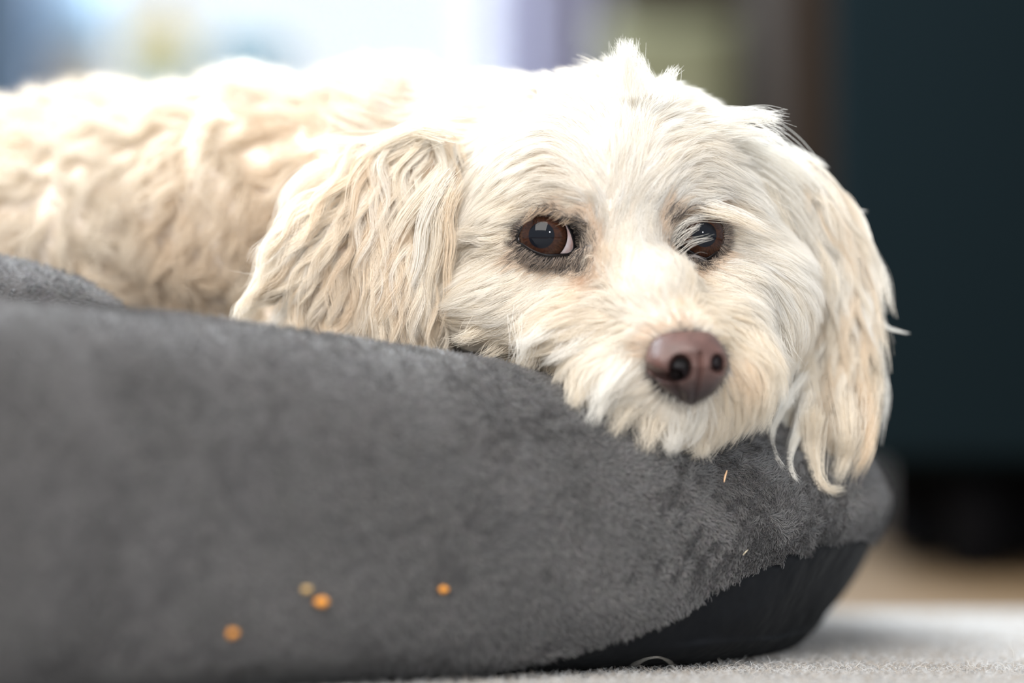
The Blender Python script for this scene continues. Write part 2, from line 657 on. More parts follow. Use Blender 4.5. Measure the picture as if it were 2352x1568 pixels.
# armchair with an olive cushion
olive = principled('olive_cloth', (0.30, 0.29, 0.17), 0.95)
noise_color(olive, [(0.3, (0.16, 0.16, 0.09)), (0.7, (0.26, 0.255, 0.16))], 12, 3)
brown = principled('brown_cloth', (0.026, 0.018, 0.013), 0.95, Specular_IOR_Level=0.1)
add_bump(brown, 200, 0.2)
ch = empty('armchair', (0.3, 1.9, 0), 'blurred dark brown armchair in the background behind the head of the dog', 'armchair')
for nm, b in (('seat', (0.05, 0.70, 1.70, 2.16, 0.16, 0.40)), ('backrest', (0.125, 0.66, 2.10, 2.24, 0.38, 0.95)),
              ('armrest', (0.276, 0.37, 1.62, 2.18, 0.14, 0.74)), ('armrest', (0.68, 0.77, 1.62, 2.18, 0.14, 0.74))):
    o = box(nm, *b, brown, bevel=0.02, seg=4); under(o, ch)
for x in (0.09, 0.64):
    for y in (1.75, 2.1):
        o = lathe('leg', [(0, 0), (0.014, 0), (0.02, 0.15), (0.0, 0.16)], (x, y, 0), brown); under(o, ch)


def pillow(name, c, sx, sz, t, mat, tilt=0.0):
    V, F = [], []
    n = 24
    for s in (-1, 1):
        for j in range(n + 1):
            for i in range(n + 1):
                u, v = 2 * i / n - 1, 2 * j / n - 1
                h = t * ((1 - u ** 4) * (1 - v ** 4)) ** 0.5
                k = 1 - 0.07 * (1 - abs(v)) * abs(u) ** 3
                V.append((u * sx * k, s * h, v * sz * (1 - 0.07 * (1 - abs(u)) * abs(v) ** 3)))
    N = (n + 1) ** 2
    for s in (0, 1):
        for j in range(n):
            for i in range(n):
                a = s * N + j * (n + 1) + i
                q = (a, a + 1, a + n + 2, a + n + 1)
                F.append(q if s == 0 else q[::-1])
    V = np.array(V)
    ca, sa = math.cos(tilt), math.sin(tilt)
    V = np.stack([V[:, 0], V[:, 1] * ca - V[:, 2] * sa, V[:, 1] * sa + V[:, 2] * ca], 1) + np.array(c)
    o = mesh_obj(name, V, F, mat)
    bm = bmesh.new(); bm.from_mesh(o.data); bmesh.ops.remove_doubles(bm, verts=bm.verts, dist=1e-5); bm.to_mesh(o.data); bm.free()
    return o


o = pillow('cushion', (0.185, 2.0, 0.508), 0.085, 0.105, 0.04, olive, -0.12)
tag(o, 'blurred olive-green cushion on the brown armchair seat, above the head of the dog', 'cushion')

# dark sofa, standing on short legs
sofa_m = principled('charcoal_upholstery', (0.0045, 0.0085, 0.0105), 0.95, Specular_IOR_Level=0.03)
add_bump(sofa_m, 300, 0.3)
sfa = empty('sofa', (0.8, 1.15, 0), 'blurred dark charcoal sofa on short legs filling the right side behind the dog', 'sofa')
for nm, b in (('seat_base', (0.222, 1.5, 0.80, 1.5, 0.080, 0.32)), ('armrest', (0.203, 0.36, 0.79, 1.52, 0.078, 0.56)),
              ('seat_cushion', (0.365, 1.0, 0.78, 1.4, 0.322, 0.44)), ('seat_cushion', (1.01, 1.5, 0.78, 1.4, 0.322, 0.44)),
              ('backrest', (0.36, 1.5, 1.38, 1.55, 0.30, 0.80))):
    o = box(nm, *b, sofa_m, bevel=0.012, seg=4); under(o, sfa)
leg_m = principled('black_wood', (0.003, 0.003, 0.004), 0.8, Specular_IOR_Level=0.1)
for x in (0.30, 1.4):
    for y in (0.88, 1.45):
        o = lathe('leg', [(0, 0), (0.018, 0), (0.022, 0.08), (0.0, 0.082)], (x, y, 0), leg_m); under(o, sfa)
o = box('under_sofa_shade', 0.235, 1.48, 1.02, 1.46, 0.012, 0.082, leg_m); under(o, sfa)  # black block standing in for the shade under the sofa
sfa.rotation_euler.z = -0.157
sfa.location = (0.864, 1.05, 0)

# ------------------------------------------------------------------ rug
rug_m = principled('rug_wool', (0.52, 0.50, 0.47), 0.95)
noise_color(rug_m, [(0.35, (0.33, 0.32, 0.31)), (0.65, (0.42, 0.415, 0.41))], 90, 6)
add_bump(rug_m, 900, 0.8, 0.002)
rug = box('rug', -0.9, 0.9, -0.8, 0.35, 0.0002, 0.006, rug_m, bevel=0.002)
tag(rug, 'pale beige wool rug under the pet bed on the wooden floor', 'rug')

# ================================================================== the dog: skin
E1 = dict(c=(1256, 545), r=78, a=70, b=42)       # eye seen on the left
E2 = dict(c=(1603, 545), r=74, a=50, b=48)       # eye seen on the right

parts = [
    ellipsoid((1395, 460, -240), (330, 262, 330)),              # skull
    ellipsoid((1260, 520, -90), (175, 160, 130)),               # brow, near side
    ellipsoid((1600, 520, -150), (160, 160, 120)),              # brow, far side
    ellipsoid((1440, 590, -5), (105, 150, 125), (-25, 0, 0)),   # stop
    ellipsoid((1495, 705, 85), (100, 110, 160), (-30, 10, 0)),  # bridge of the muzzle
    ellipsoid((1545, 790, 130), (135, 110, 145)),
    ellipsoid((1445, 862, 85), (138, 92, 130)),                 # near upper lip
    ellipsoid((1658, 850, 55), (118, 108, 130)),                # far upper lip
    ellipsoid((1560, 932, 60), (145, 78, 120)),                 # chin
    ellipsoid((1190, 690, -140), (160, 120, 170)),              # near cheek
    ellipsoid((1340, 740, -30), (170, 110, 150)),
    ellipsoid((1720, 680, -210), (140, 170, 170)),              # far cheek
    ellipsoid((1655, 655, -75), (115, 75, 120)),                # below the far eye
    ellipsoid((1640, 735, 0), (105, 80, 130)),
    ellipsoid((1560, 860, -150), (190, 120, 220)),              # jaw and throat
    ellipsoid((1150, 500, -450), (300, 310, 300)),              # neck
    ellipsoid((930, 495, -640), (350, 320, 330)),               # shoulders
    ellipsoid((600, 500, -860), (380, 310, 380)),
    ellipsoid((260, 538, -980), (420, 310, 400)),
    ellipsoid((-120, 560, -1020), (420, 310, 400)),
    ellipsoid((-500, 640, -1000), (380, 310, 400)),             # rump
    ellipsoid((800, 760, -700), (300, 200, 300)),
    ellipsoid((900, 900, -560), (330, 120, 110), (0, 20, 0)),   # folded foreleg
    ellipsoid((-500, 900, -760), (330, 120, 160), (0, -10, 0)),  # folded hind leg
]
head_me = blob('body', parts, 0.0026, 12)

# press the eye sockets in
v, _, _ = mesh_arrays(head_me)
px, py, pz = unS(v)
srf = Surf(head_me)
for E in (E1, E2):
    p = srf.cast(*E['c'])
    _, _, z = unS(p)
    E['z'] = float(z) - E['r'] + (22 if E is E1 else 16)
for E in (E1, E2):
    dx, dy = px - E['c'][0], py - E['c'][1]
    q = np.sqrt((dx / E['a']) ** 2 + (dy / E['b']) ** 2)
    f = np.clip((1.42 - q) / 0.45, 0, 1)
    f = f * f * (3 - 2 * f)
    ball = E['z'] + np.sqrt(np.maximum(E['r'] ** 2 - dx ** 2 - dy ** 2, 0)) - 16
    sel = (pz > E['z'] - 40) & (f > 0)
    newz = pz.copy()
    newz[sel] = pz[sel] + f[sel] * np.minimum(ball[sel] - pz[sel], 0)
    pz = newz
v = S(px, py, pz)
head_me.vertices.foreach_set('co', np.ascontiguousarray(v, np.float32).ravel())
head_me.update()
HS = Surf(head_me)


# pigment of the skin, a property of the hide itself: dark lids, muzzle rim, pale elsewhere
def pigment(x, y, z):
    out = np.tile(np.array([0.74, 0.66, 0.58]), (len(x), 1))
    dk = np.array([0.035, 0.026, 0.026])
    f = np.zeros(len(x))
    for E in (E1, E2):
        q = np.sqrt(((x - E['c'][0] - (12 if E is E1 else -5)) / (E['a'] + 26)) ** 2 + ((y - E['c'][1] - 12) / (E['b'] + 24)) ** 2)
        f = np.maximum(f, np.clip((1.12 - q) / 0.35, 0, 1) * (z > -260))
    q = np.sqrt(((x - 1578) / 100) ** 2 + ((y - 838) / 86) ** 2)
    f = np.maximum(f, np.clip((1.18 - q) / 0.25, 0, 1) * (z > 60))
    f = f[:, None]
    return out * (1 - f) + dk * f


pc = head_me.attributes.new('pigment', 'FLOAT_COLOR', 'POINT')
c4 = np.ones((len(v), 4), np.float32)
c4[:, :3] = pigment(px, py, pz)
pc.data.foreach_set('color', c4.ravel())
skin = principled('dog_skin', (0.6, 0.45, 0.36), 0.6)
nt = skin.node_tree
at = nt.nodes.new('ShaderNodeAttribute'); at.attribute_name = 'pigment'
nt.links.new(at.outputs['Color'], nt.nodes['Principled BSDF'].inputs['Base Color'])
add_bump(skin, 1500, 0.3, 0.0004)

DOG_AT = S(500, 900, -900); DOG_AT[2] = 0.05
dog = empty('dog', DOG_AT, 'small cream-white long-haired dog lying down, chin resting on the rim of the grey pet bed', 'dog')
body = add_obj('body', head_me, None, skin)
under(body, dog)

# ------------------------------------------------------------------ eyes
dark_lid = principled('wet_eyelid', (0.006, 0.005, 0.006), 0.35, Specular_IOR_Level=0.25)
scl_m = principled('eye_white', (0.62, 0.55, 0.54), 0.12, Coat_Weight=1.0, Coat_Roughness=0.02)
noise_color(scl_m, [(0.35, (0.42, 0.28, 0.26)), (0.6, (0.50, 0.46, 0.49))], 220, 5)


def disc_cap(name, C, B, r, half, rings, bulge, mat, hole=0.0, seg=64):
    """Cap on a ball: C centre, B frame (right, up, out); half = angle."""
    V, F = [], []
    for i in range(rings + 1):
        a = hole + (half - hole) * i / rings
        rr = r + bulge * (1 - (a / half) ** 2)
        for j in range(seg):
            t = 2 * math.pi * j / seg
            V.append(C + (B[0] * math.sin(a) * math.cos(t) + B[1] * math.sin(a) * math.sin(t) + B[2] * math.cos(a)) * rr)
    for i in range(rings):
        for j in range(seg):
            a, b = i * seg + j, i * seg + (j + 1) % seg
            F.append((a, a + seg, b + seg, b))
    if hole == 0:
        pass
    return mesh_obj(name, V, F, mat)


def iris_material(C, B):
    m = principled('brown_iris', (0.1, 0.04, 0.015), 0.6, Specular_IOR_Level=0.0, Coat_Weight=0.4, Coat_Roughness=0.02, Coat_IOR=1.5)
    nt = m.node_tree
    b = nt.nodes['Principled BSDF']
    a = nt.nodes.new('ShaderNodeAttribute'); a.attribute_name = 'polar'
    n = nt.nodes.new('ShaderNodeTexNoise'); n.inputs['Scale'].default_value = 3.0; n.inputs['Detail'].default_value = 5
    mp = nt.nodes.new('ShaderNodeMapping'); mp.inputs['Scale'].default_value = (5, 5, 1.2)
    r = nt.nodes.new('ShaderNodeValToRGB')
    cr = r.color_ramp
    cr.elements[0].position = 0.3; cr.elements[0].color = (0.012, 0.006, 0.005, 1)
    cr.elements[1].position = 0.72; cr.elements[1].color = (0.048, 0.018, 0.009, 1)
    sp = nt.nodes.new('ShaderNodeSeparateXYZ')
    r2 = nt.nodes.new('ShaderNodeValToRGB')           # limbus: darker pigment ring at the outer edge of the iris
    r2.color_ramp.elements[0].position = 0.80; r2.color_ramp.elements[0].color = (1, 1, 1, 1)
    r2.color_ramp.elements[1].position = 1.0; r2.color_ramp.elements[1].color = (0.05, 0.05, 0.07, 1)
    mx = nt.nodes.new('ShaderNodeMix'); mx.data_type = 'RGBA'; mx.blend_type = 'MULTIPLY'; mx.inputs[0].default_value = 1
    nt.links.new(a.outputs['Vector'], mp.inputs[0]); nt.links.new(mp.outputs[0], n.inputs['Vector'])
    nt.links.new(n.outputs[0], r.inputs[0]); nt.links.new(a.outputs['Vector'], sp.inputs[0])
    nt.links.new(sp.outputs['Z'], r2.inputs[0])
    nt.links.new(r.outputs[0], mx.inputs[6]); nt.links.new(r2.outputs[0], mx.inputs[7])
    nt.links.new(mx.outputs[2], b.inputs['Base Color'])
    return m


iris_m = iris_material(None, None)
pup_m = principled('pupil', (0.004, 0.005, 0.008), 0.8, Specular_IOR_Level=0.0, Coat_Weight=0.4, Coat_Roughness=0.02, Coat_IOR=1.5)
# almond outlines as (angle, radius factors) given by points relative to the eye centre
ALM1 = [(-66, 2), (-58, -14), (-42, -30), (-18, -41), (8, -43), (34, -40), (47, -23), (57, 0), (61, 21), (57, 30), (50, 36), (22, 38), (-4, 37), (-30, 28), (-50, 16), (-62, 10)]
ALM2 = [(-44, 6), (-38, -16), (-22, -36), (0, -46), (22, -46), (38, -32), (46, -8), (44, 16), (36, 34), (20, 46), (2, 40), (-16, 30), (-32, 20)]


def resample_loop(pts, n):
    p = np.array(pts + [pts[0]], float)
    # Catmull-Rom
    out = []
    m = len(pts)
    for i in range(m):
        a, b, c, d = [np.array(pts[(i + k) % m], float) for k in (-1, 0, 1, 2)]
        for t in np.linspace(0, 1, 12, endpoint=False):
            out.append(0.5 * (2 * b + (c - a) * t + (2 * a - 5 * b + 4 * c - d) * t * t + (3 * b - a - 3 * c + d) * t ** 3))
    out = np.array(out)
    seg = np.linalg.norm(np.diff(np.vstack([out, out[:1]]), axis=0), axis=1)
    cum = np.concatenate([[0], np.cumsum(seg)])
    q = np.linspace(0, cum[-1], n, endpoint=False)
    o2 = np.vstack([out, out[:1]])
    return np.stack([np.interp(q, cum, o2[:, i]) for i in range(2)], 1)


def eyelids(E, alm, name='eyelid'):
    n = 96
    L = resample_loop(alm, n)
    cx, cy, cz, r = E['c'][0], E['c'][1], E['z'], E['r']
    rings = []
    c0 = L.mean(0)
    nrm = norm(L - c0)
    spec = [(-3, -6, 0), (0, 2.0, 0), (2, 5, 0), (5, 5.5, 0), (9, 4, .3), (14, 2, .7), (20, 0, .9), (26, -4, 1)]
    for off, h, mixw in spec:
        p = L + nrm * off
        d2 = np.minimum((p ** 2).sum(1), (r * 0.98) ** 2)
        zb = cz + np.sqrt(r * r - d2) * (1 + h / r) + h * 0.3
        X, Y = cx + p[:, 0], cy + p[:, 1]
        zz = zb
        ball = cz + np.sqrt(np.maximum(r * r - (p ** 2).sum(1), 0)) + max(h, 3) - 40 * ((p ** 2).sum(1) > r * r)
        if mixw > 0:
            zs = []
            for x, y, z0 in zip(X, Y, zb):
                hp = HS.cast(x, y)
                zs.append(float(unS(hp)[2]))
            zs = np.array(zs) - 4 * mixw
            zz = np.maximum(np.maximum(zb, cz) * (1 - mixw) + zs * mixw, ball)
        rings.append(S(X, Y, zz))
    V = np.concatenate(rings)
    F = []
    for k in range(len(spec) - 1):
        for j in range(n):
            a, b = k * n + j, k * n + (j + 1) % n
            F.append((a, a + n, b + n, b))
    q0, q1, q2 = V[F[200][0]], V[F[200][1]], V[F[200][2]]
    if np.cross(q1 - q0, q2 - q0) @ (CAM - q0) < 0:
        F = [f[::-1] for f in F]
    o = mesh_obj(name, V, F, dark_lid)
    sm = o.modifiers.new('s', 'SUBSURF'); sm.levels = 1; sm.render_levels = 1
    return o


LIDS = []
for E, alm, gx, gy, ir in ((E1, ALM1, -0.17, 0.02, 0.80), (E2, ALM2, 0.12, 0.04, 0.80)):
    C = S(E['c'][0], E['c'][1], E['z'])
    r = E['r'] * U1
    ge = norm(gx * RT + gy * UP - FW)
    rx = norm(np.cross(UP, ge)); ux = np.cross(ge, rx)
    B = np.stack([rx, ux, ge])
    # eyeball
    V, F = [], []
    for i in range(33):
        for j in range(64):
            a, t = math.pi * i / 32, 2 * math.pi * j / 64
            V.append(C + (rx * math.sin(a) * math.cos(t) + ux * math.sin(a) * math.sin(t) + ge * math.cos(a)) * r)
    for i in range(32):
        for j in range(64):
            a, b = i * 64 + j, i * 64 + (j + 1) % 64
            F.append((a, a + 64, b + 64, b))
    V = np.array(V)
    ex_, ey_, ez_ = unS(V)
    q = np.sqrt(((ex_ - E['c'][0] - (8 if E is E1 else 0)) / (E['a'] + 13)) ** 2 + ((ey_ - E['c'][1]) / (E['b'] + 8)) ** 2)
    f = np.clip((q - 0.98) / 0.3, 0, 1)
    f = f * f * (3 - 2 * f)
    V = C + (V - C) * (1 - 0.28 * f)[:, None]
    eye = mesh_obj('eye', V, F, scl_m)
    under(eye, dog)
    io = disc_cap('iris', C, B, r + 0.5 * U1, ir, 24, 7 * U1, iris_m, hole=0.34)
    at = io.data.attributes.new('polar', 'FLOAT_VECTOR', 'POINT')
    vals = []
    for i in range(25):
        for j in range(64):
            t = 2 * math.pi * j / 64
            vals += [math.cos(t), math.sin(t), i / 24]
    at.data.foreach_set('vector', vals)
    io.parent = eye
    po = disc_cap('pupil', C, B, r + 0.5 * U1 + 6.0 * U1, 0.36, 8, 0.8 * U1, pup_m, hole=0.0001)
    po.parent = eye
    lid = eyelids(E, alm)
    lid['label'] = 'dark wet eyelid rim'
    LIDS.append((E, lid))
    under(lid, dog)

# ------------------------------------------------------------------ nose
def build_nose():
    out = [(1583, 930), (1540, 905), (1519, 890), (1506, 872), (1487, 856), (1482, 826), (1490, 796), (1508, 774), (1540, 763),
           (1580, 760), (1625, 762), (1645, 774), (1660, 795), (1672, 825), (1668, 852), (1656, 880), (1636, 905), (1606, 922)]
    n = 240
    L = resample_loop([(x - 1580, y - 842) for x, y in out], n)
    ph = np.concatenate([np.linspace(0.0, 1.45, 100), np.linspace(1.47, 2.4, 14)])
    z0 = 160.0
    pts = HS.cast(1580, 842)
    zc = float(unS(pts)[2])
    X, Y, Z = [], [], []
    for p in ph:
        s = math.sin(p) if p < math.pi / 2 else 1 - 0.5 * (p - math.pi / 2)
        s_ = s
        sx = L[:, 0] * s_
        sy = L[:, 1] * s_
        w = np.sign(math.cos(p)) * abs(math.cos(p)) ** 0.8 * 62
        X.append(sx); Y.append(sy); Z.append(np.full(n, w))
    X, Y, Z = np.array(X), np.array(Y), np.array(Z)
    # plane of the nose pad leans back at the bottom, far side further away
    Z = Z + np.where(Z > -5, 1, 0.5) * (-0.22 * Y * (Y > 0) * 1.3 + 0.02 * X)

    def seg_d(x, y, pts):
        d = np.full(x.shape, 1e9)
        for (ax, ay), (bx, by) in zip(pts[:-1], pts[1:]):
            vx, vy = bx - ax, by - ay
            t = np.clip(((x - ax) * vx + (y - ay) * vy) / (vx * vx + vy * vy), 0, 1)
            d = np.minimum(d, np.hypot(x - ax - t * vx, y - ay - t * vy))
        return d
    px_, py_ = X + 1580, Y + 842
    g = np.zeros_like(X)
    front = Z > -25

    def sm(d, w):
        return np.clip(1 - d / w, 0, 1) ** 2 * (3 - 2 * np.clip(1 - d / w, 0, 1))
    # near nostril, opening to the slit at the side
    q = np.sqrt(((px_ - 1562) / 25) ** 2 + ((py_ - 845) / 30) ** 2)
    g += 55 * np.clip((1.15 - q) / 0.5, 0, 1)
    g += 38 * sm(seg_d(px_, py_, [(1556, 862), (1532, 866), (1508, 860), (1484, 846)]), 15)
    g += 15 * sm(seg_d(px_, py_, [(1546, 872), (1553, 895), (1566, 912)]), 12)
    q2 = np.sqrt(((px_ - 1647) / 15) ** 2 + ((py_ - 834) / 22) ** 2)
    g += 30 * np.clip((1.15 - q2) / 0.6, 0, 1) ** 1.2
    g += 20 * sm(seg_d(px_, py_, [(1636, 845), (1650, 853), (1668, 848)]), 10)
    g += 9 * sm(seg_d(px_, py_, [(1608, 812), (1609, 850), (1602, 885), (1590, 925)]), 9)
    q3 = np.sqrt(((px_ - 1548) / 17) ** 2 + ((py_ - 864) / 14) ** 2)
    g += 26 * np.clip((1.15 - q3) / 0.5, 0, 1)
    # wings bulge
    g -= 13 * np.exp(-(((px_ - 1515) / 28) ** 2 + ((py_ - 830) / 26) ** 2))
    g -= 8 * np.exp(-(((px_ - 1660) / 16) ** 2 + ((py_ - 815) / 24) ** 2))
    g -= 9 * np.exp(-(((px_ - 1590) / 30) ** 2 + ((py_ - 800) / 20) ** 2))
    g = np.where(front, g, 0)
    Zf = zc + 10 + Z - g
    P = S(px_, py_, Zf)
    V = P.reshape(-1, 3)
    m = len(ph)
    F = []
    for i in range(m - 1):
        for j in range(n):
            a, b = i * n + j, i * n + (j + 1) % n
            F.append((a, a + n, b + n, b))
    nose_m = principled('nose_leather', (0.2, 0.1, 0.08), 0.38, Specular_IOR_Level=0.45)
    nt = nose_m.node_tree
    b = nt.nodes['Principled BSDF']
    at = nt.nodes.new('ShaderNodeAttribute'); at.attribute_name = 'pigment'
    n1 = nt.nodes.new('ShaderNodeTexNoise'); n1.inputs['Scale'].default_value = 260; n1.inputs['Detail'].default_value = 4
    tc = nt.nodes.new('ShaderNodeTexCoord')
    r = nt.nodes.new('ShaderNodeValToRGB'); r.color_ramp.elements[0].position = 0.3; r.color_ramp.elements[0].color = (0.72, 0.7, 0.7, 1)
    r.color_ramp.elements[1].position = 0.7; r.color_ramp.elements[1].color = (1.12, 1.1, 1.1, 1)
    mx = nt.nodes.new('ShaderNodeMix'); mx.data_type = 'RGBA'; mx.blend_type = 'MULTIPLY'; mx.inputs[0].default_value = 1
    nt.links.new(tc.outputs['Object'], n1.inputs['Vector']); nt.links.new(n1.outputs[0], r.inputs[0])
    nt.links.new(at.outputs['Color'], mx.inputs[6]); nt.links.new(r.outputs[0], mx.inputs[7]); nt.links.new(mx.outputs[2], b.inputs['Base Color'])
    add_bump(nose_m, 1600, 0.35, 0.0004, 'voronoi')
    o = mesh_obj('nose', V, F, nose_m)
    bm = bmesh.new(); bm.from_mesh(o.data); bmesh.ops.remove_doubles(bm, verts=bm.verts, dist=1e-6)
    bmesh.ops.recalc_face_normals(bm, faces=bm.faces); bm.to_mesh(o.data); bm.free()
    vv, _, _ = mesh_arrays(o.data)
    x, y, z = unS(vv)
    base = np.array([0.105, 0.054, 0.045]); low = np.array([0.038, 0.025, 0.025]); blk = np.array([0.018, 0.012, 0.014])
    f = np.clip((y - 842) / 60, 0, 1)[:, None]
    c = base * (1 - f) + low * f  # darker lower nose: part pigment, part shade put into the colour
    q = np.minimum(np.sqrt(((x - 1562) / 27) ** 2 + ((y - 847) / 31) ** 2), np.sqrt(((x - 1647) / 15) ** 2 + ((y - 833) / 21) ** 2))
    h = np.clip((1.05 - q) / 0.35, 0, 1)[:, None]
    c = c * (1 - h) + blk * h
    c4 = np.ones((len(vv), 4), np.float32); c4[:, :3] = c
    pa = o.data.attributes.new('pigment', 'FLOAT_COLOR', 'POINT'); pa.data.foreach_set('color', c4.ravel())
    o['label'] = 'bare brown leathery nose'
    return o


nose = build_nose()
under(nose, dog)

# ------------------------------------------------------------------ ears (flaps)
ear1_me = blob('ear', [ellipsoid((930, 480, -175), (120, 190, 30), (0, 25, 25)), ellipsoid((850, 560, -190), (180, 170, 28), (0, 15, 20)),
                       ellipsoid((1000, 370, -185), (80, 90, 45), (0, 20, 20)), ellipsoid((945, 650, -120), (80, 140, 26), (0, 20, 8))], 0.0022, 8)
ear2_me = blob('ear', [ellipsoid((1830, 470, -330), (90, 150, 50), (0, -35, 25)), ellipsoid((1915, 700, -330), (70, 230, 34), (0, -35, 8)),
                       ellipsoid((1900, 880, -300), (70, 150, 30), (0, -25, 2))], 0.0022, 8)
skin_e = principled('ear_skin', (0.62, 0.48, 0.38), 0.6)
ear1 = add_obj('ear', ear1_me, None, skin_e); under(ear1, dog)
ear2 = add_obj('ear', ear2_me, None, skin_e); under(ear2, dog)
ES1, ES2 = Surf(ear1_me), Surf(ear2_me)

# ================================================================== the pet bed
def catmull(P, n, closed=True):
    P = np.array(P, float)
    m = len(P)
    out = []
    for t in np.linspace(0, m, n, endpoint=False):
        i = int(t); u = t - i
        a, b, c, d = [P[(i + k) % m] for k in (-1, 0, 1, 2)]
        out.append(0.5 * (2 * b + (c - a) * u + (2 * a - 5 * b + 4 * c - d) * u * u + (3 * b - a - 3 * c + d) * u ** 3))
    return np.array(out)


# stations of the bolster ring: x, y, height, half width, seam height
ST = [
    (-0.155, -0.085, 0.121, 0.062, -0.002),
    (-0.095, -0.045, 0.119, 0.060, -0.002),
    (-0.030, -0.006, 0.110, 0.059, 0.001),
    (0.030, 0.026, 0.098, 0.057, 0.020),
    (0.072, 0.050, 0.090, 0.053, 0.040),
    (0.098, 0.095, 0.088, 0.052, 0.044),
    (0.098, 0.18, 0.085, 0.052, 0.034),
    (0.060, 0.30, 0.085, 0.052, 0.034),
    (-0.08, 0.38, 0.088, 0.055, 0.034),
    (-0.30, 0.40, 0.09, 0.055, 0.03),
    (-0.50, 0.34, 0.095, 0.055, 0.02),
    (-0.62, 0.18, 0.10, 0.058, 0.02),
    (-0.60, 0.0, 0.11, 0.060, 0.015),
    (-0.48, -0.12, 0.12, 0.060, 0.01),
    (-0.32, -0.135, 0.13, 0.060, 0.005),
    (-0.22, -0.118, 0.124, 0.060, 0.004),
]
NS, NC = 640, 180
st = catmull(ST, NS)
tanv = norm(np.roll(st[:, :2], -1, 0) - np.roll(st[:, :2], 1, 0))
outv = np.stack([tanv[:, 1], -tanv[:, 0]], 1)      # the ring runs counter-clockwise seen from above: outwards is to the right
BV = np.empty((NS, NC, 3))
ang = np.linspace(0, 2 * math.pi, NC, endpoint=False)
ca, sa = np.cos(ang), np.sin(ang)
se = lambda c, n: np.sign(c) * np.abs(c) ** (2 / n)
for i in range(NS):
    x, y, H, w, zs = st[i]
    rv = H / 2
    cx_ = se(ca, 2.2) * w
    cz_ = rv + np.where(sa > 0, se(sa, 2.3), se(sa, 3.4)) * rv
    cx_ = np.where(sa > 0, cx_, se(ca, 3.4) * w)
    # lower half tucks inwards (the black fabric narrows to the floor)
    tuck = np.clip((zs + 0.012 - cz_) / 0.05, 0, 1) * (0.16 + 0.40 * np.clip((x - 0.05) / 0.04, 0, 1))
    cx_ = cx_ * (1 - tuck * (ca > 0))
    BV[i, :, 0] = x + outv[i, 0] * cx_
    BV[i, :, 1] = y + outv[i, 1] * cx_
    BV[i, :, 2] = cz_
BVf = BV.reshape(-1, 3)
# soft wrinkles and slump of the stuffing
nz = vnoise(BVf, 22, 5) * 0.0022 + vnoise(BVf, 60, 6) * 0.0007
BVf = BVf + nz * (BVf[:, 2:3] > 0.01)
# shallow creases running up from the seam near the corner
BV = BVf.reshape(NS, NC, 3)
# weight of the dog: press the stuffing down under head and body
for it in range(1):
    P = BV.reshape(-1, 3)
    for i, p in enumerate(P):
        if p[2] < 0.03:
            continue
        h = HS.bvh.ray_cast(Vector((p[0], p[1], 0.0)), Vector((0, 0, 1)), 0.3)
        if h[0] is not None and h[0].z < p[2] + 0.007:
            zt = h[0].z - 0.007
            P[i, 2] = max(zt, 0.028 + 0.1 * (p[2] - 0.028))
    BV = P.reshape(NS, NC, 3)
    for _ in range(5):
        sm_ = (np.roll(BV, 1, 0) + np.roll(BV, -1, 0) + np.roll(BV, 1, 1) + np.roll(BV, -1, 1)) / 4
        BV = 0.5 * BV + 0.5 * np.minimum(sm_, BV + np.array([1, 1, 0.002]))
BV[:, :, 2] = np.maximum(BV[:, :, 2] + 0.006, 0.0065)

plush_m = principled('grey_plush', (0.08, 0.075, 0.075), 1.0, Sheen_Weight=0.35, Sheen_Roughness=0.4)
noise_color(plush_m, [(0.3, (0.055, 0.052, 0.052)), (0.7, (0.09, 0.085, 0.086))], 45, 5, stretch=(1, 1, 0.5))
add_bump(plush_m, 900, 0.7, 0.002)
base_m = principled('black_fabric', (0.004, 0.005, 0.007), 0.7, Specular_IOR_Level=0.2)
add_bump(base_m, 60, 0.5, 0.006)

BED_AT = (-0.25, 0.12, 0.0065)
bed = empty('pet_bed', BED_AT, 'grey plush pet bed with padded rim and black underside, the dog lying in it', 'pet bed')
zs_ = st[:, 4]
top_F, low_F = [], []
used = {}
for i in range(NS):
    for j in range(NC):
        q = (i * NC + j, ((i + 1) % NS) * NC + j, ((i + 1) % NS) * NC + (j + 1) % NC, i * NC + (j + 1) % NC)
        zc_ = np.mean([BV.reshape(-1, 3)[k, 2] for k in q])
        outer = ca[j] > -0.2
        if zc_ < zs_[i] + 0.0065 and outer:
            low_F.append(q)
        else:
            top_F.append(q)


def submesh(name, V, F, mat, shift=0.0):
    ids = sorted({k for f in F for k in f})
    mp = {k: n for n, k in enumerate(ids)}
    return mesh_obj(name, V[ids], [tuple(mp[k] for k in f) for f in F], mat)


Vb = BV.reshape(-1, 3)
bolster = submesh('bolster', Vb, top_F, plush_m)
under(bolster, bed)
base = submesh('underside', Vb, low_F, base_m)
sd = base.modifiers.new('t', 'SOLIDIFY'); sd.thickness = 0.0015; sd.offset = -1
base['label'] = 'smooth black fabric underside'
under(base, bed)

# inner mattress
n = 80
V = [(-0.25, 0.12, 0.075)]
loop = catmull([(a, b) for a, b, *_ in ST], n)
F = []
for k, s in enumerate((0.35, 0.7, 0.95)):
    for p in loop:
        c = np.array([-0.25, 0.12])
        q = c + (p - c) * s
        V.append((q[0], q[1], 0.075 - 0.012 * (k == 2)))
for p in loop:
    c = np.array([-0.25, 0.12]); q = c + (p - c) * 0.95
    V.append((q[0], q[1], 0.010))
V.append((-0.25, 0.12, 0.010))
for j in range(n):
    F.append((0, 1 + j, 1 + (j + 1) % n))
    for k in range(3):
        a, b = 1 + k * n + j, 1 + k * n + (j + 1) % n
        F.append((a, a + n, b + n, b))
    F.append((len(V) - 1, 1 + 3 * n + (j + 1) % n, 1 + 3 * n + j))
o = mesh_obj('inner_mattress', V, F, plush_m); under(o, bed)

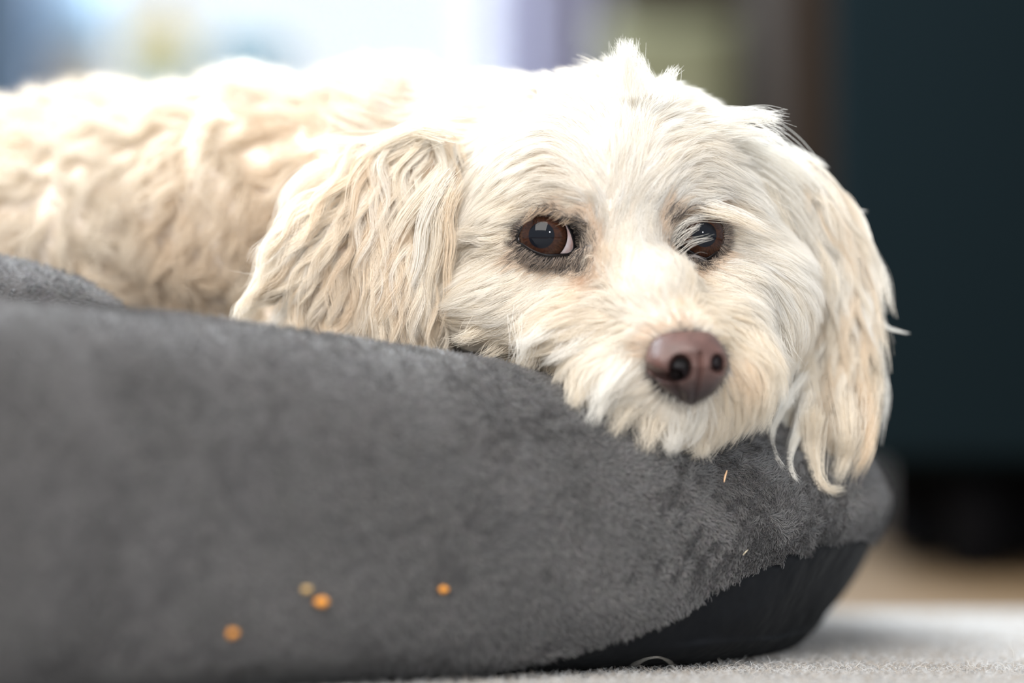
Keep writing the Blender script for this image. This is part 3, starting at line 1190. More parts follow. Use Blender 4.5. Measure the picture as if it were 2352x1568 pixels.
# pushed-up fold of the lining behind the rim, at the left
fold_me = blob('lining_fold', [ellipsoid((-130, 695, -330), (430, 124, 170), (0, 0, -6)), ellipsoid((-420, 760, -350), (330, 150, 190))], 0.003, 6)
fold = add_obj('lining_fold', fold_me, None, plush_m); under(fold, bed)

# ------------------------------------------------------------------ pile of the plush
BS = Surf(bolster.data)
plush_hair = hair_material('plush_fibre', 0.18, 0.45, 0.3)


def pile(name, surf, n, length, rad, seed, K=4, dens=None, base_c=(0.072, 0.066, 0.065), parent=None, lay=0.9):
    p, nn = surf.sample(n, dens)
    flow = norm(vnoise(p, 70, seed) + 0.8 * vnoise(p, 220, seed + 1) + 0.8 * vnoise(p, 620, seed + 2) + np.array([0.5, -0.2, -0.9]))
    tan = norm(flow - nn * (flow * nn).sum(1, keepdims=True))
    L = (length * (0.7 + 0.6 * RNG.random(n)))[:, None]
    s = np.linspace(0, 1, K)
    P = np.empty((n, K, 3))
    jit = RNG.normal(size=(n, 3)) * 0.35
    d0 = norm(nn + 0.45 * tan * lay + 0.5 * jit)
    d1 = norm(nn * 0.35 + tan * lay + jit)
    for k, t in enumerate(s):
        P[:, k] = p + L * (d0 * t * (1 - 0.5 * t) + d1 * 0.5 * t * t)
    R_ = rad * (0.8 + 0.4 * RNG.random((n, 1))) * (1 - 0.6 * s[None] ** 2)
    c = np.array(base_c) * (1 + 0.25 * RNG.normal(size=(n, 1))) * (1 + 0.22 * vnoise(p, 130, seed + 4)[:, :1] + 0.20 * vnoise(p, 420, seed + 5)[:, :1])
    c = c * (1 + 0.06 * RNG.normal(size=(n, 3)))
    return curves_obj(name, P, R_, np.clip(c, 0.01, 0.9), plush_hair, parent)


def dens_bed(c, n):
    x, y, z = unS(c)
    inv = (x > -200) & (x < 2250) & (y < 1750) & (((CAM - c) * n).sum(1) > -0.02) & (c[:, 1] < 0.16)
    sharp = np.exp(-((x - 1600) / 420) ** 2)
    return inv * (0.45 + 1.6 * sharp) + 0.10


p_ = pile('plush_pile', BS, 240000, 0.0024, 0.000085, 11, dens=dens_bed, parent=bolster)
FS = Surf(fold_me)
p_ = pile('plush_pile', FS, 12000, 0.0024, 0.00014, 21, parent=fold, base_c=(0.10, 0.10, 0.105))

# ================================================================== the coat
fur_m = hair_material('fur_fibre', 0.07, 0.3, 0.42)
W = (0.885, 0.855, 0.80)       # white hair
CR = (0.87, 0.80, 0.69)       # cream hair
AP = (0.84, 0.72, 0.57)       # apricot hair
TAN = (0.66, 0.47, 0.32)      # stained hair under the eye
DK = (0.05, 0.038, 0.036)     # dark hair at the lids
GR = (0.35, 0.32, 0.31)


def R_(x, y, dx, dy, ln=105, lift=0.3, c=W, clump=0.5, dz=0.0):
    return dict(at=(x, y), d=(dx, dy, dz), len=ln, lift=lift, c=c, clump=clump)


rows = [
    # crown and forehead: rises from the bridge, fans outwards
    R_(1450, 215, 0.05, -1, 105, .55), R_(1300, 215, -.55, -.8, 110, .4), R_(1180, 240, -1, -.35, 110, .35), R_(1600, 240, .6, -.7, 105, .45),
    R_(1690, 320, 1, -.25, 100, .4), R_(1080, 300, -1, .1, 115, .3),
    R_(1440, 330, 0.0, -1, 105, .3), R_(1330, 330, -.7, -.6, 105, .25), R_(1220, 350, -1, -.1, 105, .25), R_(1120, 400, -1, .35, 110, .25),
    R_(1560, 340, .7, -.5, 105, .3), R_(1660, 400, 1, .2, 110, .3), R_(1740, 460, .8, .7, 120, .3),
    R_(1435, 440, 0.05, -1, 95, .2), R_(1350, 430, -.5, -.8, 85, .2), R_(1510, 430, .5, -.7, 90, .22), R_(1250, 430, -1, -.05, 90, .3),
    R_(1430, 540, 0.0, -1, 70, .15), R_(1400, 500, -.15, -1, 60, .12, W), R_(1480, 520, .2, -1, 70, .15),
    # brows
    R_(1180, 480, -1, .15, 80, .3), R_(1250, 482, -.8, .35, 44, .35, CR, .6), R_(1310, 480, -.4, .1, 30, .2, CR), R_(1110, 480, -1, .1, 100, .25),
    R_(1215, 470, -1, .2, 70, .35, CR), R_(1600, 455, .9, .3, 90, .4, W, .7), R_(1660, 480, 1, .35, 120, .45, CR, .85), R_(1560, 470, .4, -.5, 55, .3, W),
    R_(1700, 520, 1, .35, 120, .4, W, .7),
    # around the lids
    R_(1180, 545, -1, .1, 34, .12, CR), R_(1190, 590, -.8, .6, 20, .1, DK), R_(1230, 605, -.45, .9, 16, .08, DK), R_(1290, 612, -.2, 1, 16, .08, DK),
    R_(1338, 600, -.1, 1, 15, .08, DK), R_(1345, 545, .2, -1, 22, .08, DK), R_(1330, 510, .1, -1, 20, .08, DK), R_(1365, 560, .3, -1, 26, .1, GR),
    R_(1300, 496, -.3, -.9, 14, .1, DK), R_(1250, 496, -.6, -.5, 12, .1, GR),
    R_(1550, 500, .1, -1, 22, .1, DK), R_(1545, 545, -.1, -1, 26, .15, W), R_(1560, 590, .2, .8, 18, .1, GR), R_(1610, 608, .4, .9, 13, .08, DK),
    R_(1655, 590, .8, .5, 22, .1, GR), R_(1662, 540, 1, .2, 30, .15, CR), R_(1640, 500, .9, -.2, 20, .15, GR), R_(1600, 490, .4, -.8, 16, .1, DK),
    R_(1185, 622, -.8, .5, 60, .2, W), R_(1235, 636, -.55, .75, 45, .15, W), R_(1290, 640, -.4, .85, 36, .12, W), R_(1150, 580, -1, .2, 70, .2, W), R_(1400, 545, .1, -1, 50, .12, W),
    R_(1680, 600, .9, .5, 60, .2, W), R_(1640, 635, .7, .7, 50, .15, W), R_(1690, 545, 1, .3, 70, .2, W),
    # stains at the inner corners
    R_(1355, 600, .2, .9, 26, .15, GR), R_(1345, 640, -.5, .8, 28, .1, TAN), R_(1325, 670, -.7, .6, 32, .12, (0.82, 0.68, 0.55)), R_(1385, 590, -.1, -.7, 34, .15, AP),
    R_(1590, 615, .5, .8, 26, .1, AP), R_(1625, 650, .7, .5, 40, .15, CR),
    # cheek on the near side
    R_(1130, 540, -1, 0, 110, .25), R_(1180, 620, -.9, .35, 95, .2), R_(1240, 640, -.65, .65, 60, .18, W), R_(1290, 660, -.7, .6, 50, .15, W), R_(1100, 600, -1, .1, 110, .25),
    R_(1110, 680, -1, .15, 115, .25), R_(1200, 700, -.95, .25, 105, .25), R_(1100, 750, -1, .2, 105, .2, CR), R_(1180, 770, -.9, .35, 100, .25, CR), R_(1060, 720, -1, .2, 110, .25),
    R_(1280, 720, -.95, .15, 95, .3, CR), R_(1060, 500, -1, .3, 100, .3),
    # bridge and muzzle
    R_(1440, 600, -.05, -1, 50, .12), R_(1480, 640, 0, -1, 42, .1), R_(1530, 690, .0, -1, 36, .08), R_(1420, 650, -.9, -.35, 60, .2), R_(1400, 700, -1, .0, 85, .3),
    R_(1470, 700, -.85, -.45, 60, .22, W), R_(1500, 735, -.8, -.5, 38, .18, W), R_(1560, 748, .1, -1, 22, .1, GR), R_(1505, 765, -.6, -.8, 22, .1, GR), R_(1474, 800, -1, -.2, 22, .1, GR), R_(1530, 725, -.3, -1, 32, .1, W), R_(1560, 715, .0, -1, 30, .1, CR), R_(1610, 745, .5, -.9, 20, .1, CR),
    R_(1350, 760, -1, .25, 110, .4, CR, .65), R_(1280, 790, -.85, .65, 120, .35, CR, .7), R_(1400, 780, -.95, .25, 105, .35, W, .6), R_(1450, 770, -1, .0, 70, .25, W),
    R_(1240, 810, -.5, .9, 110, .3, CR, .75), R_(1330, 830, -.75, .75, 120, .35, CR, .7), R_(1400, 850, -.7, .8, 110, .3, W, .65), R_(1460, 830, -.9, .4, 50, .15, W),
    R_(1465, 880, -.75, .7, 60, .18, W), R_(1360, 900, -.6, .85, 110, .3, CR, .65), R_(1430, 930, -.45, .95, 100, .25, W, .6), R_(1500, 925, -.5, .9, 60, .15, W), R_(1545, 945, -.2, 1, 55, .15, W),
    R_(1590, 960, .05, 1, 75, .25, W), R_(1480, 975, -.35, 1, 110, .25, CR, .6), R_(1560, 995, -.05, 1, 105, .25, CR, .6), R_(1640, 970, .2, 1, 105, .25, CR, .6),
    R_(1690, 900, .35, .95, 90, .3, CR, .6), R_(1700, 840, .6, .8, 95, .3, AP, .6), R_(1690, 790, .9, .25, 85, .3, CR, .6), R_(1650, 760, .8, -.3, 45, .2, CR, .5),
    R_(1650, 720, .8, -.2, 75, .3, CR, .6), R_(1600, 690, .6, -.4, 60, .2, CR), R_(1720, 760, .9, .55, 115, .4, CR, .6), R_(1760, 830, .4, .95, 115, .35, CR, .65),
    R_(1740, 900, .15, 1, 110, .3, CR, .65), R_(1690, 960, .1, 1, 90, .25, CR, .65),
    # cheek on the far side
    R_(1690, 620, .95, .3, 105, .25), R_(1760, 600, .8, .6, 120, .25), R_(1700, 680, .95, .35, 110, .3), R_(1790, 680, .5, .9, 120, .25), R_(1820, 760, .3, 1, 120, .25, CR),
    R_(1740, 540, .9, .4, 120, .3),
]
for r in rows:
    pass
# neck and trunk: woolly
for x, y, dx, dy in ((960, 220, -.8, -.3), (960, 400, -.6, .7), (800, 250, -.8, -.4), (700, 450, -.4, .8), (700, 650, -.3, 1), (450, 250, -.8, -.4), (400, 450, -.5, .6),
                     (350, 650, -.3, .9), (150, 270, -.8, -.4), (100, 450, -.5, .6), (50, 620, -.3, .9), (-300, 350, -.8, 0), (-300, 600, -.4, .8), (700, 850, -.3, .9)):
    rows.append(R_(x, y, dx, dy, 140, .7, AP if y > 330 else W, .85))  # upper rows white: rim light on the back put into the hair colour
FH = Field(HS, rows)
CR_, AP_ = np.array(CR), np.array(AP)


def eye_free(x, y, z):
    ok = np.ones(len(x))
    for E, alm in ((E1, ALM1), (E2, ALM2)):
        L = np.array(alm, float)
        a = np.arctan2(L[:, 1], L[:, 0]); rr = np.hypot(L[:, 0], L[:, 1])
        o = np.argsort(a)
        th = np.arctan2(y - E['c'][1], x - E['c'][0])
        ra = np.interp(th, a[o], rr[o], period=2 * math.pi)
        q = np.hypot(x - E['c'][0], y - E['c'][1])
        ok *= 1 - (q < ra + 9) * (z > -200)
    wx = 97 * (1 - 0.62 * np.clip((y - 846) / 87, 0, 1) ** 1.6)
    q = np.sqrt(((x - 1580) / wx) ** 2 + ((y - 844) / 86) ** 2)
    ok *= 1 - (q < 0.97) * (z > 80)
    return ok


def facing(c, n):
    return ((CAM - c) * n).sum(1) / np.linalg.norm(CAM - c, axis=1)


def dens_head(c, n):
    x, y, z = unS(c)
    f = facing(c, n)
    d = eye_free(x, y, z) * (z > -620) * (x > 860)
    near_eye = np.exp(-(np.minimum(np.hypot(x - 1260, y - 550), np.hypot(x - 1605, y - 550)) / 110) ** 2)
    nose_ = np.exp(-(np.hypot(x - 1578, y - 840) / 150) ** 2)
    return d * np.where(f > -0.35, 1.0, 0.12) * (1 + 1.3 * near_eye + 0.8 * nose_)


def dens_body(c, n):
    x, y, z = unS(c)
    f = facing(c, n)
    vis = (f > -0.35) & (x > -220) & (y < 900)
    return ((z <= -480) | (x <= 950)) * (np.where(vis, 1.0, 0.1)) + 1e-9


def tint_body(p, t, idx):
    x, y, z = unS(p)
    m = np.clip(0.5 + 0.9 * vnoise(p, 55, 31)[:, 0], 0, 1)[:, None]
    top = np.clip((290 - y) / 110, 0, 1)[:, None]  # fur whitens up the back, the rim light worked into its tint
    c = CR_ * (1 - m) + AP_ * m
    return (c * (1 - 0.8 * top) + np.array(W) * 0.8 * top) * np.array([0.90, 0.89, 0.88])


def tint_head(p, t, idx):
    m = np.clip(0.25 + 0.8 * vnoise(p, 90, 33)[:, 0], 0, 1)[:, None] * 0.45
    bright = (t.mean(1) > 0.6)[:, None]
    lum = t.mean(1)[:, None]
    pd = np.clip(1.0 - lum / 0.45, 0, 1)
    r = RNG.random((len(p), 1))
    mixd = np.where(r < pd, np.array(DK) * (0.8 + 0.8 * RNG.random((len(p), 1))), np.array([0.74, 0.62, 0.50]))
    red = (t[:, :1] / (t[:, 2:3] + 1e-6) > 1.7)
    return np.where(bright, t * (1 - m) + CR_ * m, np.where(red, t, mixd))


# extra locks: tuft on the crown, corner tuft, brow tufts, hairs over the far eye
hand = [
    ([(1440, 210, 40), (1442, 150, 60), (1437, 88, 60)], 330, (27, 8, 12), W),
    ([(1475, 215, 40), (1480, 165, 60), (1470, 120, 60)], 70, (14, 8, 12), W),
    ([(1420, 210, 40), (1412, 150, 60), (1406, 118, 60)], 40, (12, 8, 12), W),
    ([(1520, 220, 40), (1540, 175, 50), (1552, 152, 50)], 70, (16, 8, 12), W),
    ([(1640, 275, -60), (1740, 262, -70), (1800, 278, -70)], 160, (22, 16, 14), W),
    ([(1650, 305, -60), (1740, 300, -70), (1797, 325, -70)], 120, (22, 16, 14), W),
    ([(1610, 480, 30), (1690, 498, 50), (1780, 545, 55)], 90, (16, 10, 10), CR),
    ([(1620, 470, 30), (1700, 490, 50), (1770, 530, 55)], 90, (16, 10, 10), W),
    ([(1550, 590, 40), (1590, 555, 70), (1640, 545, 70)], 16, (9, 9, 4), W),
    ([(1545, 560, 40), (1580, 530, 70), (1612, 512, 70)], 22, (9, 9, 4), W),
    ([(1540, 540, 40), (1580, 505, 70), (1625, 496, 70)], 22, (9, 7, 4), W),
    ([(1560, 600, 40), (1590, 585, 60), (1625, 600, 60)], 12, (7, 7, 4), GR),
    ([(1395, 615, 60), (1365, 585, 80), (1340, 590, 70), (1335, 618, 60)], 12, (5, 5, 4), CR),
    ([(1360, 640, 30), (1365, 610, 60), (1345, 585, 60)], 12, (5, 5, 4), AP),
]
for x, y, dx, dy, ln, c in ((1230, 800, -.35, .95, 95, CR), (1290, 840, -.5, .9, 110, CR), (1215, 770, -.3, 1, 90, W), (1340, 880, -.5, .9, 105, CR), (1390, 905, -.4, .95, 105, W),
                            (1440, 940, -.5, .9, 95, CR), (1500, 975, -.3, 1, 85, CR), (1550, 990, -.1, 1, 70, W), (1610, 1000, .1, 1, 70, CR), (1660, 985, .1, 1, 80, CR),
                            (1710, 960, .1, 1, 80, CR), (1750, 930, .15, 1, 85, CR), (1790, 870, .2, 1, 90, W), (1260, 760, -.9, .5, 110, W), (1330, 790, -.9, .5, 120, W),
                            (1420, 860, -.6, .8, 100, W), (1780, 780, .5, .9, 100, W), (1740, 800, .7, .8, 100, CR), (1100, 760, -.9, .4, 90, CR), (1160, 790, -.8, .5, 90, CR)):
    q0 = HS.cast(x, y)
    zz = float(unS(q0)[2])
    hand.append(([(x - dx * 30, y - dy * 40, zz + 8), (x + dx * ln * .15, y + dy * ln * .15, zz + 34), (x + dx * ln * .5, y + dy * ln * .5, zz + 34), (x + dx * ln * .7, y + dy * ln * .8, zz + 22)], 110, (26, 12, 12), c))
for i in range(16):
    t = i / 15
    x0 = 1205 + 118 * t
    y0 = 512 - 26 * math.sin(math.pi * min(t * 1.15, 1)) - 6 * t
    hand.append(([(x0 + 14, y0 - 22, E1['z'] + 66), (x0 + 4, y0 - 8, E1['z'] + 86), (x0 - 12, y0 + 5, E1['z'] + 86), (x0 - 24, y0 + 11, E1['z'] + 80)], 12, (7, 5, 4),
                 (0.62, 0.47, 0.33) if i % 3 else DK))
exh = strands(hand, 9, 0, 1, 0.55, 0.34, None)
coat = groom('coat', HS, FH, 9000, 210000, K=9, density=dens_head, parent=body, mat=fur_m, wave=0.18, wavelen=150,
             frizz=3.5, rad=0.27, flow_noise=0.22, clump_scale=0.8, tint_fn=tint_head, extra=exh, clumppow=1.2)
coat['label'] = 'silky white and cream fur of the head'
coat2 = groom('coat', HS, FH, 1300, 60000, K=8, density=dens_body, parent=body, mat=fur_m, wave=0.6, wavelen=170, curl=0.3,
              frizz=13.0, rad=0.55, flow_noise=1.1, tint_fn=tint_body, clumppow=0.8, flow_seed=9, clump_scale=1.0)
coat2['label'] = 'woolly apricot and cream fur of the trunk'

# ------------------------------------------------------------------ ear hair
rows1 = [
    R_(1000, 330, -.45, .9, 300, .3, CR, .9), R_(950, 360, -.6, .8, 300, .35, AP, .9), R_(1020, 420, -.15, 1, 330, .25, CR, .9), R_(1000, 520, -.05, 1, 290, .2, CR, .9),
    R_(880, 450, -.55, .85, 300, .25, AP, .9), R_(940, 560, -.2, 1, 270, .2, CR, .9), R_(780, 480, -.75, .7, 290, .3, CR, .9), R_(720, 560, -.6, .8, 270, .3, CR, .9),
    R_(850, 600, -.4, .95, 240, .2, AP, .9), R_(980, 700, .0, 1, 130, .2, CR, .9), R_(900, 700, -.2, 1, 150, .2, W, .9), R_(780, 650, -.5, .9, 200, .25, AP, .9),
]
FE1 = Field(ES1, rows1)


def dens_e(c, n):
    f = facing(c, n)
    return np.where(f > -0.5, 1.0, 0.25)


def tint_ear(p, t, idx):
    r = np.random.default_rng(5).random((40000, 3))[idx % 40000]
    k = r[:, :1]
    c = np.where(k < 0.24, np.array(W), np.where(k < 0.62, CR_, AP_ * 0.97))
    return 0.35 * t + 0.65 * c * (0.95 + 0.1 * r[:, 1:2])


hand1 = [
    ([(1000, 285, -120), (860, 330, -150), (750, 320, -180), (700, 345, -200)], 90, (18, 14, 14), W),
    ([(980, 300, -120), (830, 370, -150), (720, 380, -180), (655, 440, -190), (640, 520, -190)], 110, (20, 16, 14), W),
    ([(960, 330, -120), (800, 420, -140), (680, 470, -180), (640, 560, -180), (655, 640, -170)], 90, (18, 16, 14), CR),
    ([(700, 560, -150), (620, 640, -170), (560, 720, -180), (540, 790, -180)], 120, (26, 10, 14), CR),
    ([(760, 600, -150), (680, 680, -160), (620, 760, -170), (600, 830, -170)], 120, (26, 10, 14), W),
    ([(740, 660, -120), (640, 640, -130), (515, 618, -130)], 2, (2, 2, 2), W),
    ([(1030, 300, -60), (960, 290, -110), (870, 330, -120), (800, 400, -130)], 120, (24, 16, 14), CR),
    ([(1040, 440, -60), (1022, 500, -60), (1040, 560, -60), (1022, 620, -60), (1034, 690, -70), (1000, 780, -70)], 50, (10, 14, 12), AP),
    ([(1038, 430, -60), (1000, 500, -60), (1010, 570, -60), (980, 640, -60), (990, 700, -70), (960, 800, -70)], 60, (16, 20, 12), CR),
    ([(1020, 420, -60), (960, 520, -60), (970, 600, -60), (925, 680, -60), (935, 740, -70), (900, 810, -70)], 60, (14, 14, 12), W),
    ([(1010, 400, -60), (900, 520, -70), (890, 600, -70), (840, 680, -80), (845, 740, -80), (800, 810, -80)], 60, (14, 14, 12), CR),
]
ex1 = strands(hand1, 14, 0, 1, 0.5, 0.42, None)
e1 = groom('ear_hair', ES1, FE1, 420, 22000, K=14, density=dens_e, parent=ear1, mat=fur_m, wave=0.42, wavelen=190, curl=0.05,
           frizz=3.5, rad=0.42, flow_noise=0.35, tint_fn=tint_ear, gravity=0.55, clumppow=0.55, extra=ex1, len_var=0.25, min_off=6)
e1['label'] = 'long wavy cream hair of the near ear'

rows2 = [
    R_(1790, 360, .75, .7, 260, .35, W, .85), R_(1840, 450, .6, .9, 300, .3, W, .88), R_(1880, 560, .45, 1, 300, .25, W, .88), R_(1930, 650, .2, 1, 280, .25, CR, .9),
    R_(1880, 700, .0, 1, 260, .2, W, .9), R_(1960, 780, .1, 1, 260, .25, CR, .9), R_(1900, 820, -.2, 1, 290, .2, CR, .9), R_(1870, 900, -.35, 1, 210, .2, CR, .9),
    R_(1930, 950, -.25, 1, 190, .2, CR, .9),
]
FE2 = Field(ES2, rows2)
hand2 = [
    ([(1700, 330, -140), (1800, 370, -200), (1900, 480, -260), (1975, 640, -300), (2015, 800, -300)], 260, (34, 26, 20), W),
    ([(1720, 400, -140), (1800, 450, -200), (1870, 560, -240), (1930, 700, -270), (1960, 860, -270)], 260, (34, 26, 20), W),
    ([(1740, 460, -140), (1790, 540, -180), (1830, 680, -220), (1850, 820, -240), (1880, 960, -250)], 220, (26, 26, 20), CR),
    ([(1850, 860, -200), (1800, 930, -190), (1765, 1000, -180), (1780, 1050, -175), (1800, 1075, -175)], 60, (7, 7, 5), W),
    ([(1860, 900, -200), (1830, 1000, -190), (1810, 1050, -180), (1818, 1090, -175), (1835, 1108, -175)], 80, (8, 7, 5), W),
    ([(1870, 950, -200), (1865, 1040, -190), (1875, 1100, -180), (1900, 1130, -180), (1935, 1122, -180)], 260, (15, 12, 7), CR),
    ([(1940, 900, -240), (1950, 1000, -230), (1940, 1060, -220), (1915, 1115, -210)], 150, (26, 16, 12), CR),
    ([(1980, 880, -260), (2000, 960, -250), (1995, 1040, -240), (1960, 1100, -230)], 140, (18, 18, 12), AP),
    ([(1830, 380, -260), (1890, 390, -290), (1880, 420, -290), (1905, 440, -300)], 16, (4, 4, 4), W),
    ([(1820, 340, -240), (1870, 365, -280), (1905, 384, -290)], 26, (5, 5, 5), W),
    ([(1880, 400, -300), (1920, 450, -330), (1950, 485, -330), (1992, 484, -330)], 40, (4, 4, 4), W),
    ([(1960, 560, -300), (2000, 600, -320), (2040, 618, -320)], 16, (4, 4, 4), W),
    ([(2000, 700, -300), (2040, 755, -330), (2088, 765, -330)], 24, (4, 4, 4), W),
    ([(2010, 800, -300), (2042, 900, -310), (2022, 1025, -300)], 20, (8, 8, 4), W),
]
for path, *_r in hand2:
    for i, (x, y, z) in enumerate(path):
        if y > 940 and x < 2000:
            path[i] = (x, y, max(z, float(unS(BS.cast(x, y))[2]) + 22))
ex2 = strands(hand2, 14, 0, 1, 0.5, 0.45, None)
e2 = groom('ear_hair', ES2, FE2, 300, 18000, K=14, density=dens_e, parent=ear2, mat=fur_m, wave=0.38, wavelen=200, curl=0.05,
           frizz=3.5, rad=0.45, flow_noise=0.3, tint_fn=tint_ear, gravity=0.5, clumppow=0.55, extra=ex2, len_var=0.25, min_off=6)
e2['label'] = 'long wavy cream hair of the far ear'

# ------------------------------------------------------------------ short hair on the lids
for E, lid in LIDS:
    dg = bpy.context.evaluated_depsgraph_get()
    lm = bpy.data.meshes.new_from_object(lid.evaluated_get(dg))
    LS = Surf(lm)
    cx, cy = E['c']
    rr = []
    for k in range(16):
        a = k / 16 * 6.283
        x, y = cx + (E['a'] + 18) * math.cos(a), cy + (E['b'] + 16) * math.sin(a)
        dx, dy = math.cos(a) * 0.8 - 0.35 * (E is E1), math.sin(a) + 0.1
        up_ = math.sin(a) < -0.2
        rr.append(dict(p=LS.cast(x, y), d=(dx, dy, 0), len=26 if not up_ else 30, lift=0.5, c=DK if not up_ else GR, clump=0.4))
    LF = Field(LS, rr)
    alm = np.array(ALM1 if E is E1 else ALM2, float)
    an, ra = np.arctan2(alm[:, 1], alm[:, 0]), np.hypot(alm[:, 0], alm[:, 1])
    oo = np.argsort(an)

    def dens_lid(c, n, E=E, an=an, ra=ra, oo=oo):
        x, y, z = unS(c)
        q = np.hypot(x - E['c'][0], y - E['c'][1])
        r0 = np.interp(np.arctan2(y - E['c'][1], x - E['c'][0]), an[oo], ra[oo], period=2 * math.pi)
        return (q > r0 + 6) * 1.0 + 1e-9

    def tint_lid(p, t, idx):
        x, y, z = unS(p)
        r = RNG.random((len(p), 1))
        light = np.where(r < 0.4, np.array([0.05, 0.04, 0.04]), np.array([0.45, 0.36, 0.29]))
        return light * (0.8 + 0.4 * RNG.random((len(p), 1)))
    lf = groom('lid_hair', LS, LF, 500, 2600, K=5, density=dens_lid, parent=lid, mat=fur_m, frizz=2.0, rad=0.26, flow_noise=0.2,
               tint_fn=tint_lid, min_off=1.0)
    lf['label'] = 'short dark and tan hairs round the eye'

# ------------------------------------------------------------------ rug pile near the lens
RS = Surf(rug.data)
n = 150000
d_ = RNG.uniform(0.55, 1.18, n) ** 1.0
xx = RNG.uniform(-0.30, 0.50, n) * d_
pp = np.stack([xx, d_ - DF, np.full(n, 0.006)], 1)
K = 5
s = np.linspace(0, 1, K)[None, :, None]
dv = norm(np.stack([RNG.normal(size=n), RNG.normal(size=n), 0.5 + RNG.random(n)], 1))
bend = norm(RNG.normal(size=(n, 3)) * np.array([1, 1, 0.15]))
L = RNG.uniform(0.0015, 0.0042, n)[:, None, None]
PP = pp[:, None] + L * (dv[:, None] * s * (1 - 0.4 * s) + bend[:, None] * 0.55 * s * s)
PP[:, :, 2] = np.maximum(PP[:, :, 2], 0.0062)
cc = np.where(RNG.random((n, 1)) < 0.45, np.array([0.42, 0.36, 0.30]), np.array([0.62, 0.61, 0.60])) * (0.8 + 0.4 * RNG.random((n, 1)))
rp = curves_obj('rug_pile', PP, np.full((n, K), 0.00011) * (1 - 0.5 * s[..., 0]), cc, plush_hair, rug)
rp['kind'] = 'stuff'

# ------------------------------------------------------------------ crumbs, straw and lint
crumb_m = principled('orange_crumb', (0.75, 0.30, 0.04), 0.6)
add_bump(crumb_m, 1500, 0.6, 0.0005)
pale_c = principled('pale_crumb', (0.55, 0.36, 0.14), 0.7)


def crumb(x, y, r, m, label, seed):
    q = BS.cast(x, y)
    bm = bmesh.new()
    bmesh.ops.create_icosphere(bm, subdivisions=3, radius=r)
    rg = np.random.default_rng(seed)
    w = rg.normal(size=(3, 3)) / r
    ph = rg.random(3) * 6
    for v in bm.verts:
        c = np.array(v.co)
        k = 1 + 0.16 * np.sin(c @ w + ph).sum() + 0.08 * math.sin(c[0] * 5 / r + seed)
        v.co = Vector(c * k * np.array([1.15, 0.9, 0.8]))
    me = bpy.data.meshes.new('crumb')
    bm.to_mesh(me); bm.free(); me.shade_smooth()
    o = add_obj('crumb', me, None, m)
    o.location = q + norm(CAM - q) * 0.0016
    tag(o, label, 'crumb', 'crumbs on the plush')
    return o


crumb(740, 1380, 0.0021, crumb_m, 'largest orange food crumb stuck low on the grey plush front of the bed', 1)
crumb(1018, 1353, 0.0015, crumb_m, 'orange crumb on the bed front, the rightmost and highest crumb', 2)
crumb(532, 1455, 0.0016, crumb_m, 'orange crumb on the bed front, lowest and leftmost crumb', 3)
crumb(705, 1355, 0.0014, pale_c, 'pale yellowish crumb beside the largest orange crumb on the grey plush', 4)


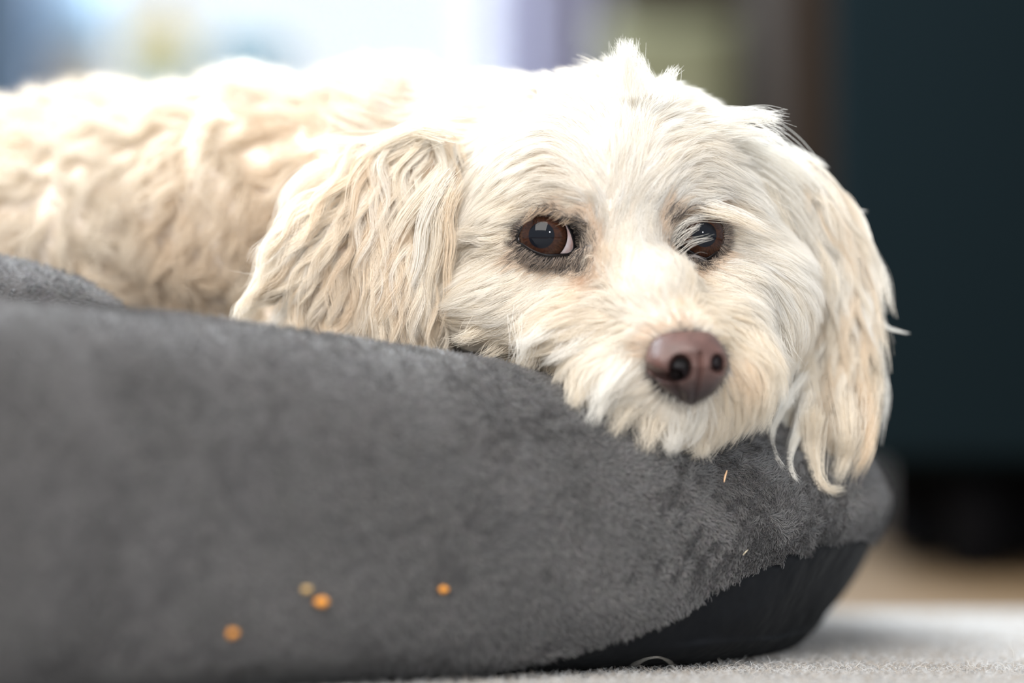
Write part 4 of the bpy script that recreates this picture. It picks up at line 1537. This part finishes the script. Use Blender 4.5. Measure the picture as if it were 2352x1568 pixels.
def fibre(name, pts, rad, color, label, cat, K=24, group=None):
    P = np.array(pts, float)
    t = np.linspace(0, 1, len(P)); q = np.linspace(0, 1, K)
    B = np.stack([np.interp(q, t, P[:, i]) for i in range(3)], 1)
    for _ in range(4):
        B[1:-1] = 0.25 * B[:-2] + 0.5 * B[1:-1] + 0.25 * B[2:]
    cu = bpy.data.curves.new(name, 'CURVE')
    cu.dimensions = '3D'
    cu.bevel_depth = rad
    cu.bevel_resolution = 2
    sp = cu.splines.new('POLY')
    sp.points.add(K - 1)
    for i, b in enumerate(B):
        sp.points[i].co = (*b, 1)
        sp.points[i].radius = 0.35 + 0.65 * math.sin(math.pi * (i + 0.6) / (K + 0.2))
    m = principled(name + '_fibre', color, 0.5)
    m.use_nodes = True
    tmp = bpy.data.objects.new('tmp', cu)
    COL.objects.link(tmp)
    me = bpy.data.meshes.new_from_object(tmp.evaluated_get(bpy.context.evaluated_depsgraph_get()))
    bpy.data.objects.remove(tmp)
    me.name = name
    o = add_obj(name, me, None, m)
    return tag(o, label, cat, group)


def onbed(x, y, h):
    q = BS.cast(x, y)
    return q + norm(CAM - q) * h


fibre('straw_bit', [onbed(1670, 1080, .0032), onbed(1666, 1092, .0036), onbed(1663, 1107, .003)], 0.00035, (0.75, 0.48, 0.28),
      'tiny tan straw fragment on the grey plush just below the chin', 'straw')
fibre('lint_hair', [onbed(1706, 1275, .003), onbed(1712, 1268, .0042), onbed(1718, 1262, .0034)], 0.00014, (0.8, 0.7, 0.5),
      'short pale hair caught in the plush above the seam notch', 'hair strand')


US = Surf(base.data)


def onrug(x, y, h):
    """just in front of whatever stands lowest along the viewing line: rug or black underside"""
    d = norm(S(x, y, 0) - CAM)
    t = (0.0118 - CAM[2]) / d[2]
    r = US.bvh.ray_cast(Vector(CAM), Vector(d))
    if r[0] is not None:
        t = min(t, r[3] - 0.0015)
    return CAM + d * (t - h)


LN = [
    ([(1440, 1552, .002), (1452, 1530, .003), (1482, 1512, .004), (1515, 1507, .004), (1545, 1522, .003), (1548, 1545, .002)], 'long curled white hair lying on the rug before the black underside'),
    ([(1650, 1512, .003), (1662, 1526, .003), (1672, 1541, .003), (1690, 1553, .002), (1715, 1562, .002)], 'bent white hair on the rug below the seam notch of the bed'),
    ([(2322, 1535, .002), (2330, 1515, .002), (2328, 1495, .002), (2316, 1478, .002), (2318, 1462, .002)], 'upright curled hair on the rug in the bottom right corner'),
    ([(2080, 1562, .001), (2110, 1556, .004), (2150, 1560, .003), (2170, 1566, .001)], 'flat wavy white hair on the rug right of the bed'),
]
for pts, lb in LN:
    fibre('lint_hair', [onrug(x, y, h) for x, y, h in pts], 0.00008, (0.6, 0.57, 0.52), lb, 'hair strand', group='loose dog hairs on the rug')
